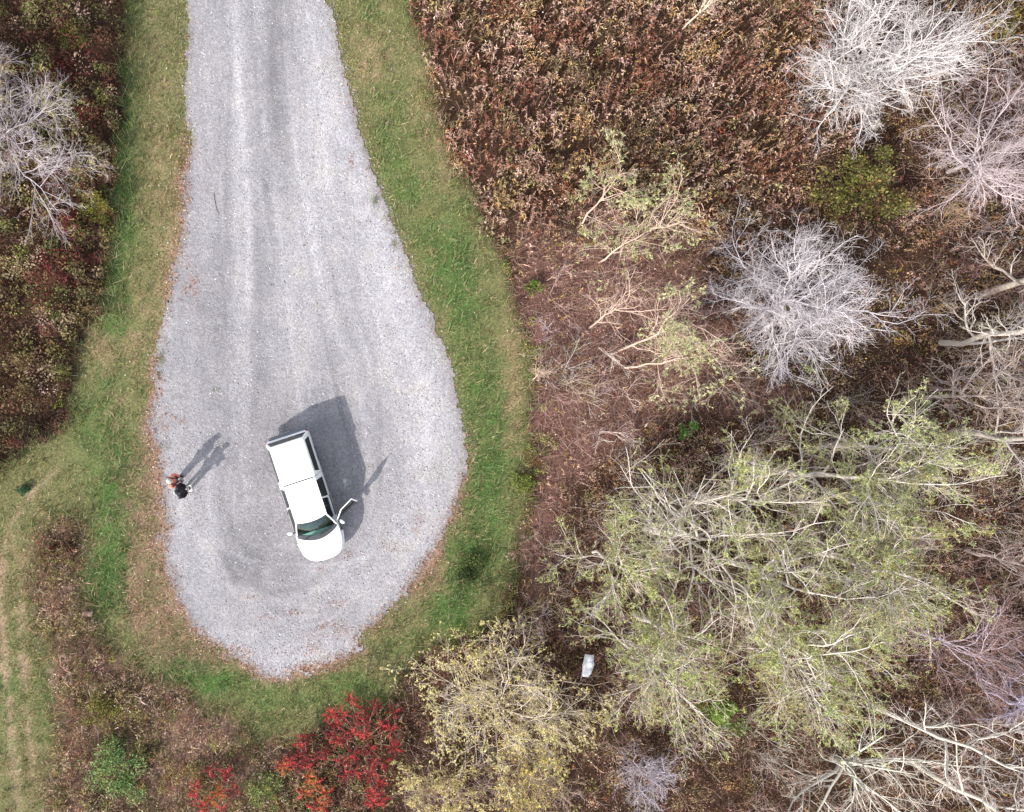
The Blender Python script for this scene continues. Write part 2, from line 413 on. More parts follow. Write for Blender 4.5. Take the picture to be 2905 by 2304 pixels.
# ------------------------------------------------------------------ gravel turnaround
LIGHT = [(500, 300, 12, 420, .8), (670, 300, 60, 320, .9), (800, 620, 70, 240, .9), (900, 900, 60, 200, .8), (850, 1130, 90, 90, .6), (640, 1400, 160, 60, .9), (440, 1150, 30, 130, .5), (430, 150, 30, 160, .4),
         (520, 600, 12, 300, .5), (640, 560, 40, 200, .4), (640, 700, 70, 110, .25), (380, 1050, 30, 100, .3), (720, 1230, 130, 50, .5)]
DARK = [(580, 180, 30, 260, .9), (545, 700, 30, 260, .5), (460, 640, 40, 260, .35), (540, 1150, 70, 80, .8), (590, 1215, 80, 28, .7), (480, 1190, 40, 60, .5), (560, 950, 60, 160, .55), (440, 800, 60, 200, .4), (720, 900, 90, 180, .35), (560, 1290, 60, 25, .4), (740, 640, 30, 220, .2)]
TRACKS = [([(488, -60), (500, 130), (516, 330), (526, 480), (520, 640)], .16, .2), ([(560, -60), (575, 160), (600, 330)], .35, -.08), ([(455, -60), (470, 200), (480, 420), (478, 640), (460, 800)], .3, -.06),
          ([(425, 1060), (450, 1150), (500, 1220), (570, 1250), (640, 1235), (700, 1200)], .18, -.16), ([(470, 1060), (500, 1140), (560, 1190), (620, 1200)], .2, -.14), ([(440, 1000), (440, 1120), (480, 1230), (560, 1300), (660, 1300)], .12, .14),
          ([(640, 560), (620, 760), (600, 900)], .2, -.10), ([(700, 200), (760, 420), (830, 620), (890, 800), (905, 960)], .5, .18), ([(540, 480), (545, 700), (530, 900)], .2, -.06), ([(720, 560), (790, 760), (800, 900)], .12, -.10)]
X, Y, nx, ny = grid(-11.2, 4.4, -11.6, 21.0, 0.075)
x = X.ravel(); y = Y.ravel()
inside = masks(x, y)['road'] > 0
f1 = fbm(x, y, 0.7, 11); f2 = fbm(x, y, 0.22, 12, 3); f3 = fbm(x * 1.0, y * 0.18, 0.35, 13, 3)
li = spots(x, y, LIGHT); dk = spots(x, y, DARK)
f4 = fbm(x * 1.0 + .12 * y, y * 0.08, 0.5, 19, 4)
v = 1.0 + 0.34 * np.clip(li, 0, 1.2) - 0.21 * np.clip(dk, 0, 1.1) + 0.26 * (f1 - 0.5) + 0.26 * (f2 - 0.5) + 0.12 * (f3 - 0.5) + 0.16 * (f4 - .5) * smooth(-4, 0, y)
rt = np.random.default_rng(5)
for q in range(16):         # faint wheel lines down the road and round the loop
    o = rt.uniform(-1, 1)
    base_ = np.array([(540, -60), (545, 160), (560, 380), (590, 620), (630, 860), (650, 1040)], float) + rt.normal(size=(6, 2)) * 12
    base_[:, 0] += o * np.array([120, 130, 160, 210, 250, 270])
    TRACKS.append(([tuple(p) for p in base_], rt.uniform(.06, .13), rt.uniform(.05, .13) * (1 if q % 2 else -1)))
for q in range(11):
    a = np.linspace(rt.uniform(2.2, 3.2), rt.uniform(5.2, 6.6), 12); rx, ry = rt.uniform(.35, 1.0) * 270, rt.uniform(.4, 1.0) * 280
    TRACKS.append((list(zip(640 + rx * np.cos(a), 1060 - ry * np.sin(a))), rt.uniform(.05, .11), rt.uniform(.06, .14) * (1 if q % 3 == 0 else -1)))
for pts, wd_, a_ in TRACKS:
    v = v + a_ * np.exp(-(ldist(x, y, D(pts)) / wd_) ** 2) * (.5 + f2)
v = 1 + (v - 1) * 1.12
c = alb((182, 178, 182))[None] * v[:, None] * 0.58
warm = np.clip((f1 - 0.45) * 3 * np.clip(li + .3, 0, 1), 0, 1)[:, None]
c = c * (1 - warm * 0.10 * np.array([[0, 0.1, 0.9]]))
ru = np.clip(spots(x, y, ROAD_RUST) * smooth(0.42, 0.6, f2) * 1.4, 0, 0.9)[:, None]
ru = ru * .4
c = c * (1 - ru) + alb((160, 122, 110)) * .62 * ru
wd = np.clip(spots(x, y, WEEDLETS) * smooth(0.3, 0.6, f2) * 1.3, 0, 0.9)[:, None]
c = c * (1 - wd) + alb((112, 116, 88)) * .62 * wd
ed = smooth(0.35, 0.0, masks(x, y)['road'])[:, None] * 0.45
c = c * (1 - ed) + alb((150, 134, 118)) * .62 * ed
i = np.arange(nx * ny).reshape(ny, nx)
Q = np.stack([i[:-1, :-1], i[:-1, 1:], i[1:, 1:], i[1:, :-1]], -1).reshape(-1, 4)
Q = Q[inside[Q].all(1)]
used = np.zeros(nx * ny, bool); used[Q.ravel()] = True
# pull the outermost vertices onto the ragged edge line so that it does not step with the grid
rr_ = masks(x, y)['road']; bd = used & (rr_ < 0.10)
e_ = .02; gx = (masks(x[bd] + e_, y[bd])['road'] - masks(x[bd] - e_, y[bd])['road']) / (2 * e_); gy = (masks(x[bd], y[bd] + e_)['road'] - masks(x[bd], y[bd] - e_)['road']) / (2 * e_)
g2 = np.maximum(gx * gx + gy * gy, .5); mv = np.clip(rr_[bd], 0, .075)
x = x.copy(); y = y.copy(); x[bd] -= gx / g2 * mv; y[bd] -= gy / g2 * mv
remap = np.cumsum(used) - 1
z = 0.006 + 0.012 * (fbm(x, y, 0.5, 14) - 0.4)
z = np.maximum(z, 0.001)
sp = Soup(); sp.add(np.stack([x, y, z], 1)[used], remap[Q], None, np.clip(c, 0.02, 0.8)[used])
link("gravel_road", sp.mesh("gravel_road", [M_gravel], True), kind="structure")

def scatter(n, cond, box=(X0, X1, Y0, Y1), rg=rng):
    x = rg.uniform(box[0], box[1], n); y = rg.uniform(box[2], box[3], n)
    m = masks(x, y); p = cond(m, x, y)
    k = rg.random(n) < p
    return x[k], y[k], {a: b[k] for a, b in m.items()}

# loose stones
x, y, m = scatter(170000, lambda m, x, y: smooth(-.6, .15, m['road']) ** 1.5 * np.clip(0.10 + 0.55 * smooth(0.4, 0.65, fbm(x, y, 0.8, 15)) + .35 * spots(x, y, LIGHT) - .25 * spots(x, y, DARK), .03, 1), (-11.4, 4.6, -11.8, 20))
n = len(x)
octa = np.array([(1, 0, 0), (0, 1, 0), (-1, 0, 0), (0, -1, 0), (0, 0, 1)], float)
r = np.clip(rng.lognormal(-4.15, 0.4, n), 0.007, 0.05)
V = octa[None] * (r[:, None, None] * rng.uniform(0.6, 1.3, (n, 5, 3)))
a = rng.uniform(0, 6.28, n); ca, sa = np.cos(a)[:, None], np.sin(a)[:, None]
V = np.stack([V[:, :, 0] * ca - V[:, :, 1] * sa + x[:, None], V[:, :, 0] * sa + V[:, :, 1] * ca + y[:, None], np.abs(V[:, :, 2]) * 0.8 + 0.009], -1)
b = (np.arange(n) * 5)[:, None, None]
T = b + np.array([(0, 1, 4), (1, 2, 4), (2, 3, 4), (3, 0, 4)])[None]
cs = palette([((136, 133, 138), 1.5), ((152, 149, 153), 4), ((170, 167, 169), 3), ((200, 197, 194), 1.1), ((144, 130, 120), .5)], n, jit=0.15)
sp = Soup(); sp.add(V, None, T.reshape(-1, 3), rep(cs, 5))
link("loose_gravel", sp.mesh("loose_gravel", [M_bark]), kind="stuff")

# ------------------------------------------------------------------ grass
def grass_p(m, x, y):
    edge = np.maximum.reduce([smooth(0.10, -0.25, m['road']), np.clip(.30 * smooth(.5, .0, m['road']) * smooth(.5, .62, fbm(x, y, .28, 101, 3)), 0, 1), .9 * np.clip(spots(x, y, WEEDLETS), 0, 1) * (fbm(x, y, .15, 102, 2) > .5)]) * smooth(0.55, -0.25, m['brush'])
    return edge * (1 - 0.85 * smooth(0.30, 0.06, m['path'])) * (0.55 + 0.45 * smooth(.35, .6, fbm(x, y, .5, 16))) * (1 - .72 * rim(x, y, m))
x, y, m = scatter(1000000, grass_p)
n = len(x)
gr = np.clip(1.1 * spots(x, y, GREENS) * (.3 + 1.4 * fbm(x, y, .8, 5)) + 1.2 * (fbm(x, y, 0.3, 6, 3) - 0.5), 0, 1)
st = np.clip(spots(x, y, STRAW) + spots(x, y, RUST) * .7 + 1.6 * (fbm(x, y, 0.35, 17) - .5), 0, 1)
u = rng.random(n)
c_green = palette([((80, 102, 56), 2), ((102, 126, 72), 3), ((124, 146, 90), 2), ((148, 156, 110), 1)], n)
c_olive = palette([((112, 116, 66), 2), ((140, 140, 86), 3), ((164, 160, 108), 2)], n)
c_straw = palette([((146, 122, 94), 2), ((174, 150, 116), 3), ((198, 178, 144), 2), ((124, 92, 72), 1)], n)
c = np.where((u < 0.34 + 0.6 * gr)[:, None], c_green, c_olive)
c = np.where((rng.random(n) < 0.10 + 0.6 * st)[:, None], c_straw, c)
ht = rng.uniform(0.03, 0.10, n) * (.5 + 1.6 * smooth(.45, .65, fbm(x, y, .22, 99, 3))) * (1 + 0.9 * gr) * (1 + 0.8 * smooth(-0.8, 0.2, m['brush']))
a = rng.uniform(0, 6.28, n); lean = rng.uniform(0.3, 1.6, n) * ht
w = rng.uniform(0.007, 0.014, n)
base = np.stack([x, y, np.full(n, -0.03)], 1)
sd_ = np.stack([-np.sin(a), np.cos(a), 0 * a], 1) * w[:, None]
tip = base + np.stack([np.cos(a) * lean, np.sin(a) * lean, ht + 0.03], 1)
V = np.stack([base - sd_, base + sd_, tip], 1)
sp = Soup(); sp.add(V, None, np.arange(3 * n).reshape(n, 3), rep(c, 3))
link("grass", sp.mesh("grass", [M_leaf]), kind="stuff")
print("grass", n)

# ------------------------------------------------------------------ fallen leaves on verge and gravel edge
def fl_p(m, x, y):
    e = smooth(0.5, 0.0, np.abs(m['road'] + 0.05)) * 0.5 + 0.05
    p = e * (0.35 + 1.3 * spots(x, y, RUST)) + .10 * np.clip(spots(x, y, RUST), 0, 1.5) + .75 * rim(x, y, m) + 2.2 * spots(x, y, ROAD_RUST) * (fbm(x, y, .2, 18, 3) > .48) + 0.02
    return np.clip(p, 0, 1) * (m['brush'] < 0.2) * np.where(m['road'] > 0.6, np.clip(spots(x, y, ROAD_RUST), 0.02, 1) ** 1.0, 1)
x, y, m = scatter(520000, fl_p)
n = len(x)
dr = rng.normal(size=(n, 3)) * np.array([1, 1, 0.35])
L = rng.uniform(0.03, 0.085, n)
V, Q = leaves(np.stack([x, y, rng.uniform(0.02, 0.10, n)], 1), dr, L, L * 0.6)
c = palette([((150, 94, 78), 3), ((178, 120, 98), 3), ((196, 152, 128), 3), ((212, 192, 168), 1.6), ((120, 60, 56), 1.5), ((235, 228, 210), .35)], n)
sp = Soup(); sp.add(V, Q, None, rep(c, 4))
link("fallen_leaves", sp.mesh("fallen_leaves", [M_leaf]), kind="stuff")

# ------------------------------------------------------------------ brush: leafy mounds (left bank and understorey)
P_LEFT = [((62, 46, 36), 2), ((96, 70, 52), 2.5), ((116, 80, 66), 2.5), ((118, 102, 66), 3), ((144, 128, 88), 2.5), ((176, 150, 126), 1.5), ((100, 102, 56), 2), ((128, 130, 66), 1), ((116, 58, 54), 1.2)]
P_UND = [((96, 70, 58), 2), ((132, 98, 80), 3), ((156, 120, 98), 3), ((166, 142, 108), 2.5), ((136, 126, 82), 2), ((152, 144, 84), 1), ((176, 138, 80), 1), ((198, 168, 146), 1.5)]
P_GREEN = [((70, 84, 40), 2), ((100, 116, 56), 3), ((132, 142, 70), 3), ((150, 152, 84), 2), ((120, 96, 56), 1)]
def clumps(n, cond, hfun, pal, per, rad, leaf, seed, sc=1.6, mixr=0.55, flat=0.6):
    rg = np.random.default_rng(seed)
    x, y, m = scatter(n, cond, rg=rg)
    hh = hfun(m, x, y) * rg.uniform(0.35, 1.2, len(x))
    R = rg.uniform(*rad, len(x)) * (0.7 + 0.4 * np.clip(hh, 0, 1.5))
    cc = palette(pal, len(x), x, y, sc, seed, mixr, 0.12, rg)
    k = np.repeat(np.arange(len(x)), per); N = len(k)
    az = rg.uniform(0, 6.28, N); rr = np.sqrt(rg.random(N)); dz = np.sqrt(np.clip(1 - rr ** 2, 0, 1))
    depth = rg.random(N) ** 2.2
    px = x[k] + R[k] * rr * np.cos(az); py = y[k] + R[k] * rr * np.sin(az)
    top = hh[k] * (1 - flat) + hh[k] * flat * dz
    pz = np.maximum(top * (1 - 0.75 * depth), 0.03)
    dr = np.stack([np.cos(az), np.sin(az), 0.25 * np.ones(N)], 1) + rg.normal(size=(N, 3)) * 0.8
    L = rg.uniform(leaf[0], leaf[1], N)
    V, Q = leaves(np.stack([px, py, pz], 1), dr, L, L * rg.uniform(0.4, 0.75, N), 0.2, rg)
    c = np.clip(cc[k] * (1 + 0.28 * rg.normal(size=(N, 1))) , 0.004, .8)
    print("clumps", len(x), N)
    return V, Q, rep(c, 4)

sp = Soup()
V, Q, c = clumps(15500, lambda m, x, y: smooth(-0.1, 0.35, m['left']), lambda m, x, y: 0.5 + 1.5 * smooth(0.0, 1.2, m['left']) * (0.25 + 1.1 * fbm(x, y, 1.1, 21)),
                 P_LEFT, 64, (0.16, 0.36), (0.065, 0.13), 22, mixr=.5)
sp.add(V, Q, None, c)
link("brush_thicket", sp.mesh("brush_thicket", [M_leaf]), kind="stuff")

def und_p(m, x, y):
    return smooth(-0.25, 0.5, m['right']) * (1 - smooth(-0.2, 0.6, m['weeds'])) * (1 - 0.85 * smooth(-.5, .8, m['litter'])) * (0.35 + 0.75 * smooth(0.35, 0.65, fbm(x, y, 1.6, 23)))
sp = Soup()
V, Q, c = clumps(11000, und_p, lambda m, x, y: 0.2 + 0.75 * smooth(0.0, 1.5, m['right']) * (0.2 + 1.0 * fbm(x, y, 1.1, 24)), P_UND, 40, (0.18, 0.45), (0.045, 0.09), 25)
sp.add(V, Q, None, c)
# greener rim against the mown verge
LOWL = D([(60, 1080), (200, 1080), (230, 1330), (420, 1480), (560, 1570), (800, 1500), (820, 1900), (60, 1900)])
V, Q, c = clumps(14000, lambda m, x, y: smooth(-.2, .4, sdist(x, y, LOWL)) * smooth(-.1, .3, m['right']) * smooth(.36, .5, fbm(x, y, .9, 61)), lambda m, x, y: 0.25 + .5 * fbm(x, y, .8, 62),
                 [((96, 98, 56), 2.5), ((122, 124, 70), 4), ((150, 144, 86), 2.5), ((176, 150, 122), 1.5), ((206, 174, 152), 1.5), ((140, 96, 78), .7)], 44, (0.16, 0.38), (0.05, 0.1), 63, .9, .75)
sp.add(V, Q, None, c)
V, Q, c = clumps(16000, lambda m, x, y: smooth(0.6, 0.1, np.abs(m['right'] - 0.25)) * (1 - smooth(-.5, .2, m['weeds'])) * (x > -1) * smooth(.35, .6, fbm(x, y, 1.3, 26)) * .8,
                 lambda m, x, y: 0.35 + 0 * x, P_GREEN, 60, (0.15, 0.35), (0.04, 0.08), 27)
sp.add(V, Q, None, c)
link("undergrowth", sp.mesh("undergrowth", [M_leaf]), kind="stuff")

# ------------------------------------------------------------------ dead weeds with bent seed plumes
P_WEED = [((150, 96, 76), 1), ((142, 104, 92), 2), ((170, 128, 112), 3), ((198, 158, 142), 3.2), ((224, 192, 176), 3), ((210, 178, 148), 2.2), ((208, 168, 116), 2.2), ((182, 144, 94), 1.6), ((172, 156, 104), 1.6), ((132, 122, 80), 1.3), ((108, 92, 70), .8)]
P_GOLD = [((140, 118, 58), 2), ((168, 140, 70), 3), ((186, 150, 92), 2), ((150, 100, 60), 2), ((120, 112, 52), 1)]
def weeds(name, n, cond, pal, hs, seed, per_leaf=11, pl=(0.10, 0.24), gap=0.42):
    rg = np.random.default_rng(seed)
    x, y, m = scatter(n, cond, rg=rg); n = len(x)
    h = hs * (0.35 + 0.65 * smooth(-0.1, 1.3, m['right'])) * (0.4 + 1.2 * fbm(x, y, 0.9, seed)) * rg.uniform(0.55, 1.15, n) * (.45 + .55 * smooth(-1.5, 1.5, m['weeds']) if seed == 33 else 1)
    az = 6.28 * 1.6 * fbm(x, y, 2.2, seed + 1) + rg.normal(size=n) * 1.5
    d = np.stack([np.cos(az), np.sin(az), 0 * az], 1)
    base = np.stack([x, y, 0 * x], 1); off = rg.uniform(0.05, 0.3, n)
    neck = base + d * (off * h)[:, None]; neck[:, 2] = h
    sp = Soup()
    cs = palette([((110, 76, 60), 1), ((150, 116, 92), 1), ((176, 150, 124), 1)], n, rg=rg)
    K = np.stack([base, neck], 1)
    V, Q = tubes(K, np.stack([np.full(n, 0.007), np.full(n, 0.005)], 1), 3); sp.add(V, Q, None, rep(cs, 6))
    Lp = np.clip(rg.lognormal(math.log((pl[0] + pl[1]) * .42), .5, n), .05, .5)[:, None]; w = rg.uniform(0.009, 0.022, n)
    z1 = np.array([0, 0, 1.0])
    p0 = neck - z1 * 0.10; p1 = neck + d * Lp * 0.22 + z1 * Lp * 0.16; p2 = neck + d * Lp * 0.62 + z1 * Lp * 0.10; p3 = neck + d * Lp * 0.98 - z1 * Lp * 0.16
    V, Q = tubes(np.stack([p0, p1, p2, p3], 1), np.stack([w * 0.4, w, w * 0.85, w * 0.15], 1), 3)
    cp = palette(pal, n, x, y, 1.3, seed + 2, 0.75, 0.25, rg); sp.add(V, Q, None, rep(cp, 12))
    k = np.repeat(np.arange(n), per_leaf); N = len(k); t = (1 - 0.75 * rg.random(N) ** 1.6)[:, None]
    pos = base[k] * (1 - t) + neck[k] * t
    a2 = rg.uniform(0, 6.28, N); dr = np.stack([np.cos(a2), np.sin(a2), rg.normal(size=N) * 0.5 - .1], 1)
    L = rg.uniform(0.05, 0.13, N); V, Q = leaves(pos, dr, L, L * 0.34, 0.2, rg)
    cl = palette(pal, N, pos[:, 0], pos[:, 1], 1.3, seed + 2, 0.75, 0.3, rg); sp.add(V, Q, None, rep(cl, 4))
    print(name, n)
    link(name, sp.mesh(name, [M_leaf]), kind="stuff")
GOLDZ = D([(2040, -400), (2040, 60), (2100, 130), (2800, 160), (2800, -400)])
def weed_p(m, x, y):
    return np.maximum(smooth(-3.0, 1.2, m['weeds'] + 3 * (fbm(x, y, 1.1, 97) - .5)), .22 * smooth(.42, .6, fbm(x, y, .8, 98))) * smooth(-.15, .3, m['right']) * (0.3 + 0.7 * smooth(0.34, 0.54, fbm(x, y, 0.5, 31, 3)))
sp = Soup()
V, Q, c = clumps(11000, lambda m, x, y: smooth(-2.0, .8, m['weeds']) * smooth(-.1, .3, m['right']) * smooth(.40, .56, fbm(x, y, .8, 65)), lambda m, x, y: 0.35 + 1.0 * fbm(x, y, .9, 66),
                 [((96, 76, 60), 1.5), ((130, 102, 82), 2), ((164, 130, 110), 2), ((146, 138, 92), 2), ((188, 172, 124), 2), ((212, 178, 158), 2.5), ((150, 92, 72), 1)], 34, (0.10, 0.36), (0.04, 0.13), 67, .7, .7)
sp.add(V, Q, None, c)
link("weed_leaves", sp.mesh("weed_leaves", [M_leaf]), kind="stuff")
weeds("dead_weed_field", 68000, weed_p, P_WEED, 1.25, 33)
weeds("dry_grass_tufts", 42000, lambda m, x, y: np.maximum(smooth(-.5, .3, sdist(x, y, LOWL)) * smooth(-.8, .2, m['right']), .18 * (y < -4) * (x < -13.5) * smooth(.45, .6, fbm(x, y, .6, 100))) * smooth(.3, .55, fbm(x, y, .7, 95)), [((150, 130, 92), 2), ((176, 152, 116), 3), ((196, 170, 140), 2), ((128, 126, 76), 2), ((146, 112, 90), 1.5)], .55, 96, 5, (.14, .3))
weeds("golden_weed_patch", 60000, lambda m, x, y: smooth(-0.6, 0.4, sdist(x, y, GOLDZ)) * 0.8 + 0.10 * smooth(0, 1.5, m['right']) * smooth(0.1, -.6, m['weeds']) * smooth(.55, .7, fbm(x, y, 1.2, 35)), P_GOLD, 0.95, 36)

# ------------------------------------------------------------------ leaf litter and dead stems on the floor of the wood
def lit_p(m, x, y):
    return smooth(-0.35, 0.4, m['right']) * (1 - 0.9 * smooth(0, .8, m['weeds'])) * (0.5 + 0.5 * smooth(-.5, .5, m['litter']))
x, y, m = scatter(250000, lit_p); n = len(x)
dr = rng.normal(size=(n, 3)) * np.array([1, 1, 0.4]); L = rng.uniform(0.035, 0.085, n)
V, Q = leaves(np.stack([x, y, rng.uniform(0.0, 0.09, n)], 1), dr, L, L * 0.6)
c = palette([((96, 68, 62), 2), ((130, 96, 86), 3), ((156, 118, 106), 4), ((180, 142, 130), 3), ((188, 150, 114), 1.2), ((200, 172, 150), 1), ((126, 74, 68), .8)], n, x, y, 1.2, 41, 0.45)
sp = Soup(); sp.add(V, Q, None, rep(c, 4))
link("leaf_litter", sp.mesh("leaf_litter", [M_leaf]), kind="stuff")
x, y, m = scatter(72000, lambda m, x, y: smooth(-0.2, 0.5, m['right']) * (1 - .8 * smooth(0, .8, m['weeds'])) * (0.25 + .45 * smooth(.4, .6, fbm(x, y, 1.1, 42)) + .3 * smooth(-.3, .5, m['litter']))); n = len(x)
az = rng.uniform(0, 6.28, n); el = rng.uniform(0.05, 1.1, n); L = rng.uniform(0.25, 0.95, n)
d = np.stack([np.cos(az) * np.cos(el), np.sin(az) * np.cos(el), np.sin(el)], 1)
b0 = np.stack([x, y, np.full(n, 0.02)], 1)
b1 = b0 + d * L[:, None] * .5 + rng.normal(size=(n, 3)) * 0.04; b2 = b0 + d * L[:, None] + rng.normal(size=(n, 3)) * 0.09
K = np.stack([b0, b1, b2], 1); K[:, :, 2] = np.maximum(K[:, :, 2], 0.02)
V, Q = tubes(K, np.stack([np.full(n, .0055), np.full(n, .0045), np.full(n, .0025)], 1), 3)
c = palette([((136, 102, 92), 2), ((154, 120, 108), 3), ((180, 150, 136), 3), ((196, 178, 166), 1.5)], n)
sp = Soup(); sp.add(V, Q, None, rep(c, 9))
link("dead_stems", sp.mesh("dead_stems", [M_bark]), kind="stuff")
# pale and bright scattered leaves caught on top of the brush
x, y, m = scatter(9000, lambda m, x, y: smooth(0, .5, m['brush']) * .8); n = len(x)
dr = rng.normal(size=(n, 3)) * np.array([1, 1, .5]); L = rng.uniform(0.04, 0.09, n)
V, Q = leaves(np.stack([x, y, rng.uniform(.1, 1.0, n)], 1), dr, L, L * .65)
c = palette([((190, 160, 80), 2), ((214, 200, 180), 1), ((150, 160, 80), 2), ((170, 70, 60), 1), ((226, 214, 210), .8)], n)
sp = Soup(); sp.add(V, Q, None, rep(c, 4))
link("scattered_bright_leaves", sp.mesh("scattered_bright_leaves", [M_leaf]), kind="stuff")

# ------------------------------------------------------------------ trees
TWIGZ = D([(1140, 560), (1300, 540), (1480, 600), (1560, 760), (1800, 820), (1930, 600), (1950, 200), (2400, 0), (2400, 1900), (840, 1900), (860, 1420), (1050, 1320), (1130, 1200)])
def grow(rg, P, R, n, t0, t1, ang, lf, K, wig, up, rr, rtip, taper=0.5):
    N, KP, _ = P.shape; idx = np.repeat(np.arange(N), n); M = len(idx)
    t = t0 + (t1 - t0) * ((np.tile(np.arange(n), N) + rg.random(M)) / n)
    f = np.clip(t, 0, .999) * (KP - 1); i = f.astype(int); fr = (f - i)[:, None]
    pos = P[idx, i] * (1 - fr) + P[idx, i + 1] * fr
    tan = norm(P[idx, i + 1] - P[idx, i])
    Lp = np.linalg.norm(np.diff(P, axis=1), axis=2).sum(1)[idx]
    r0 = (R[idx, i] * (1 - fr[:, 0]) + R[idx, i + 1] * fr[:, 0]) * rr
    pr = norm(np.cross(tan, rg.normal(size=(M, 3))))
    a = np.radians(rg.uniform(ang[0], ang[1], M))[:, None]
    d = norm(np.cos(a) * tan + np.sin(a) * pr + np.array([0, 0, up * 1.5]))
    L = Lp * lf * (1.15 - taper * t) * rg.uniform(0.65, 1.3, M)
    C = np.zeros((M, K, 3)); C[:, 0] = pos
    for k in range(1, K):
        d = norm(d + wig * rg.normal(size=(M, 3)) + np.array([0, 0, up]))
        C[:, k] = C[:, k - 1] + d * (L / (K - 1))[:, None]
    C[:, :, 2] = np.maximum(C[:, :, 2], 0.06)
    RC = r0[:, None] + (np.minimum(rtip, r0 * 0.6)[:, None] - r0[:, None]) * np.linspace(0, 1, K)[None]
    return C, np.maximum(RC, 0.003)

def twig_brush(n, seed):
    rg = np.random.default_rng(seed)
    x, y, m = scatter(n, lambda m, x, y: smooth(-.4, .6, sdist(x, y, TWIGZ)) * smooth(-.1, .5, m['right']) * smooth(.36, .6, fbm(x, y, 1.5, 71)), rg=rg); n = len(x)
    n3 = n * 3; az = rg.uniform(0, 6.28, n3); po = rg.uniform(.15, .9, n3); h = np.repeat(rg.uniform(.9, 2.6, n), 3) * rg.uniform(.7, 1.1, n3)
    b = np.repeat(np.stack([x, y, 0 * x], 1), 3, 0); P = np.zeros((n3, 5, 3)); P[:, 0] = b
    d = np.stack([np.cos(az) * np.sin(po), np.sin(az) * np.sin(po), np.cos(po)], 1)
    for k in range(1, 5):
        d = norm(d + .16 * rg.normal(size=(n3, 3))); P[:, k] = P[:, k - 1] + d * (h / 4)[:, None]
    P[:, :, 2] = np.maximum(P[:, :, 2], .03)
    RR = np.repeat(np.linspace(.012, .004, 5)[None], n3, 0); s = Soup()
    pal = [((132, 104, 98), 2), ((160, 138, 130), 3), ((182, 164, 158), 3), ((202, 188, 182), 2), ((168, 148, 116), 1)]
    cc = palette(pal, n, x, y, 2.0, seed, .6, .1, rg).repeat(3, 0)
    V, Q = tubes(P, RR, 3); s.add(V, Q, None, rep(cc, 15))
    A, RA = grow(rg, P, RR, 6, .2, 1, (25, 65), .42, 3, .2, .02, .7, .004); V, Q = tubes(A, RA, 3); s.add(V, Q, None, rep(cc.repeat(6, 0), 9))
    B, RB = grow(rg, A, RA, 3, .2, 1, (25, 60), .5, 2, .2, .02, .8, .003); V, Q = tubes(B, np.maximum(RB, .0035), 3); s.add(V, Q, None, rep(cc.repeat(18, 0), 6))
    print("twig brush", n, s.n)
    link("twiggy_underbrush", s.mesh("twiggy_underbrush", [M_bark]), kind="stuff")
twig_brush(2000, 72)

def bark_cols(n, base, rg, jit=.14):
    c = alb(base)[None] * (1 + jit * rg.normal(size=(n, 1)))
    return np.clip(c, 0.01, .8)

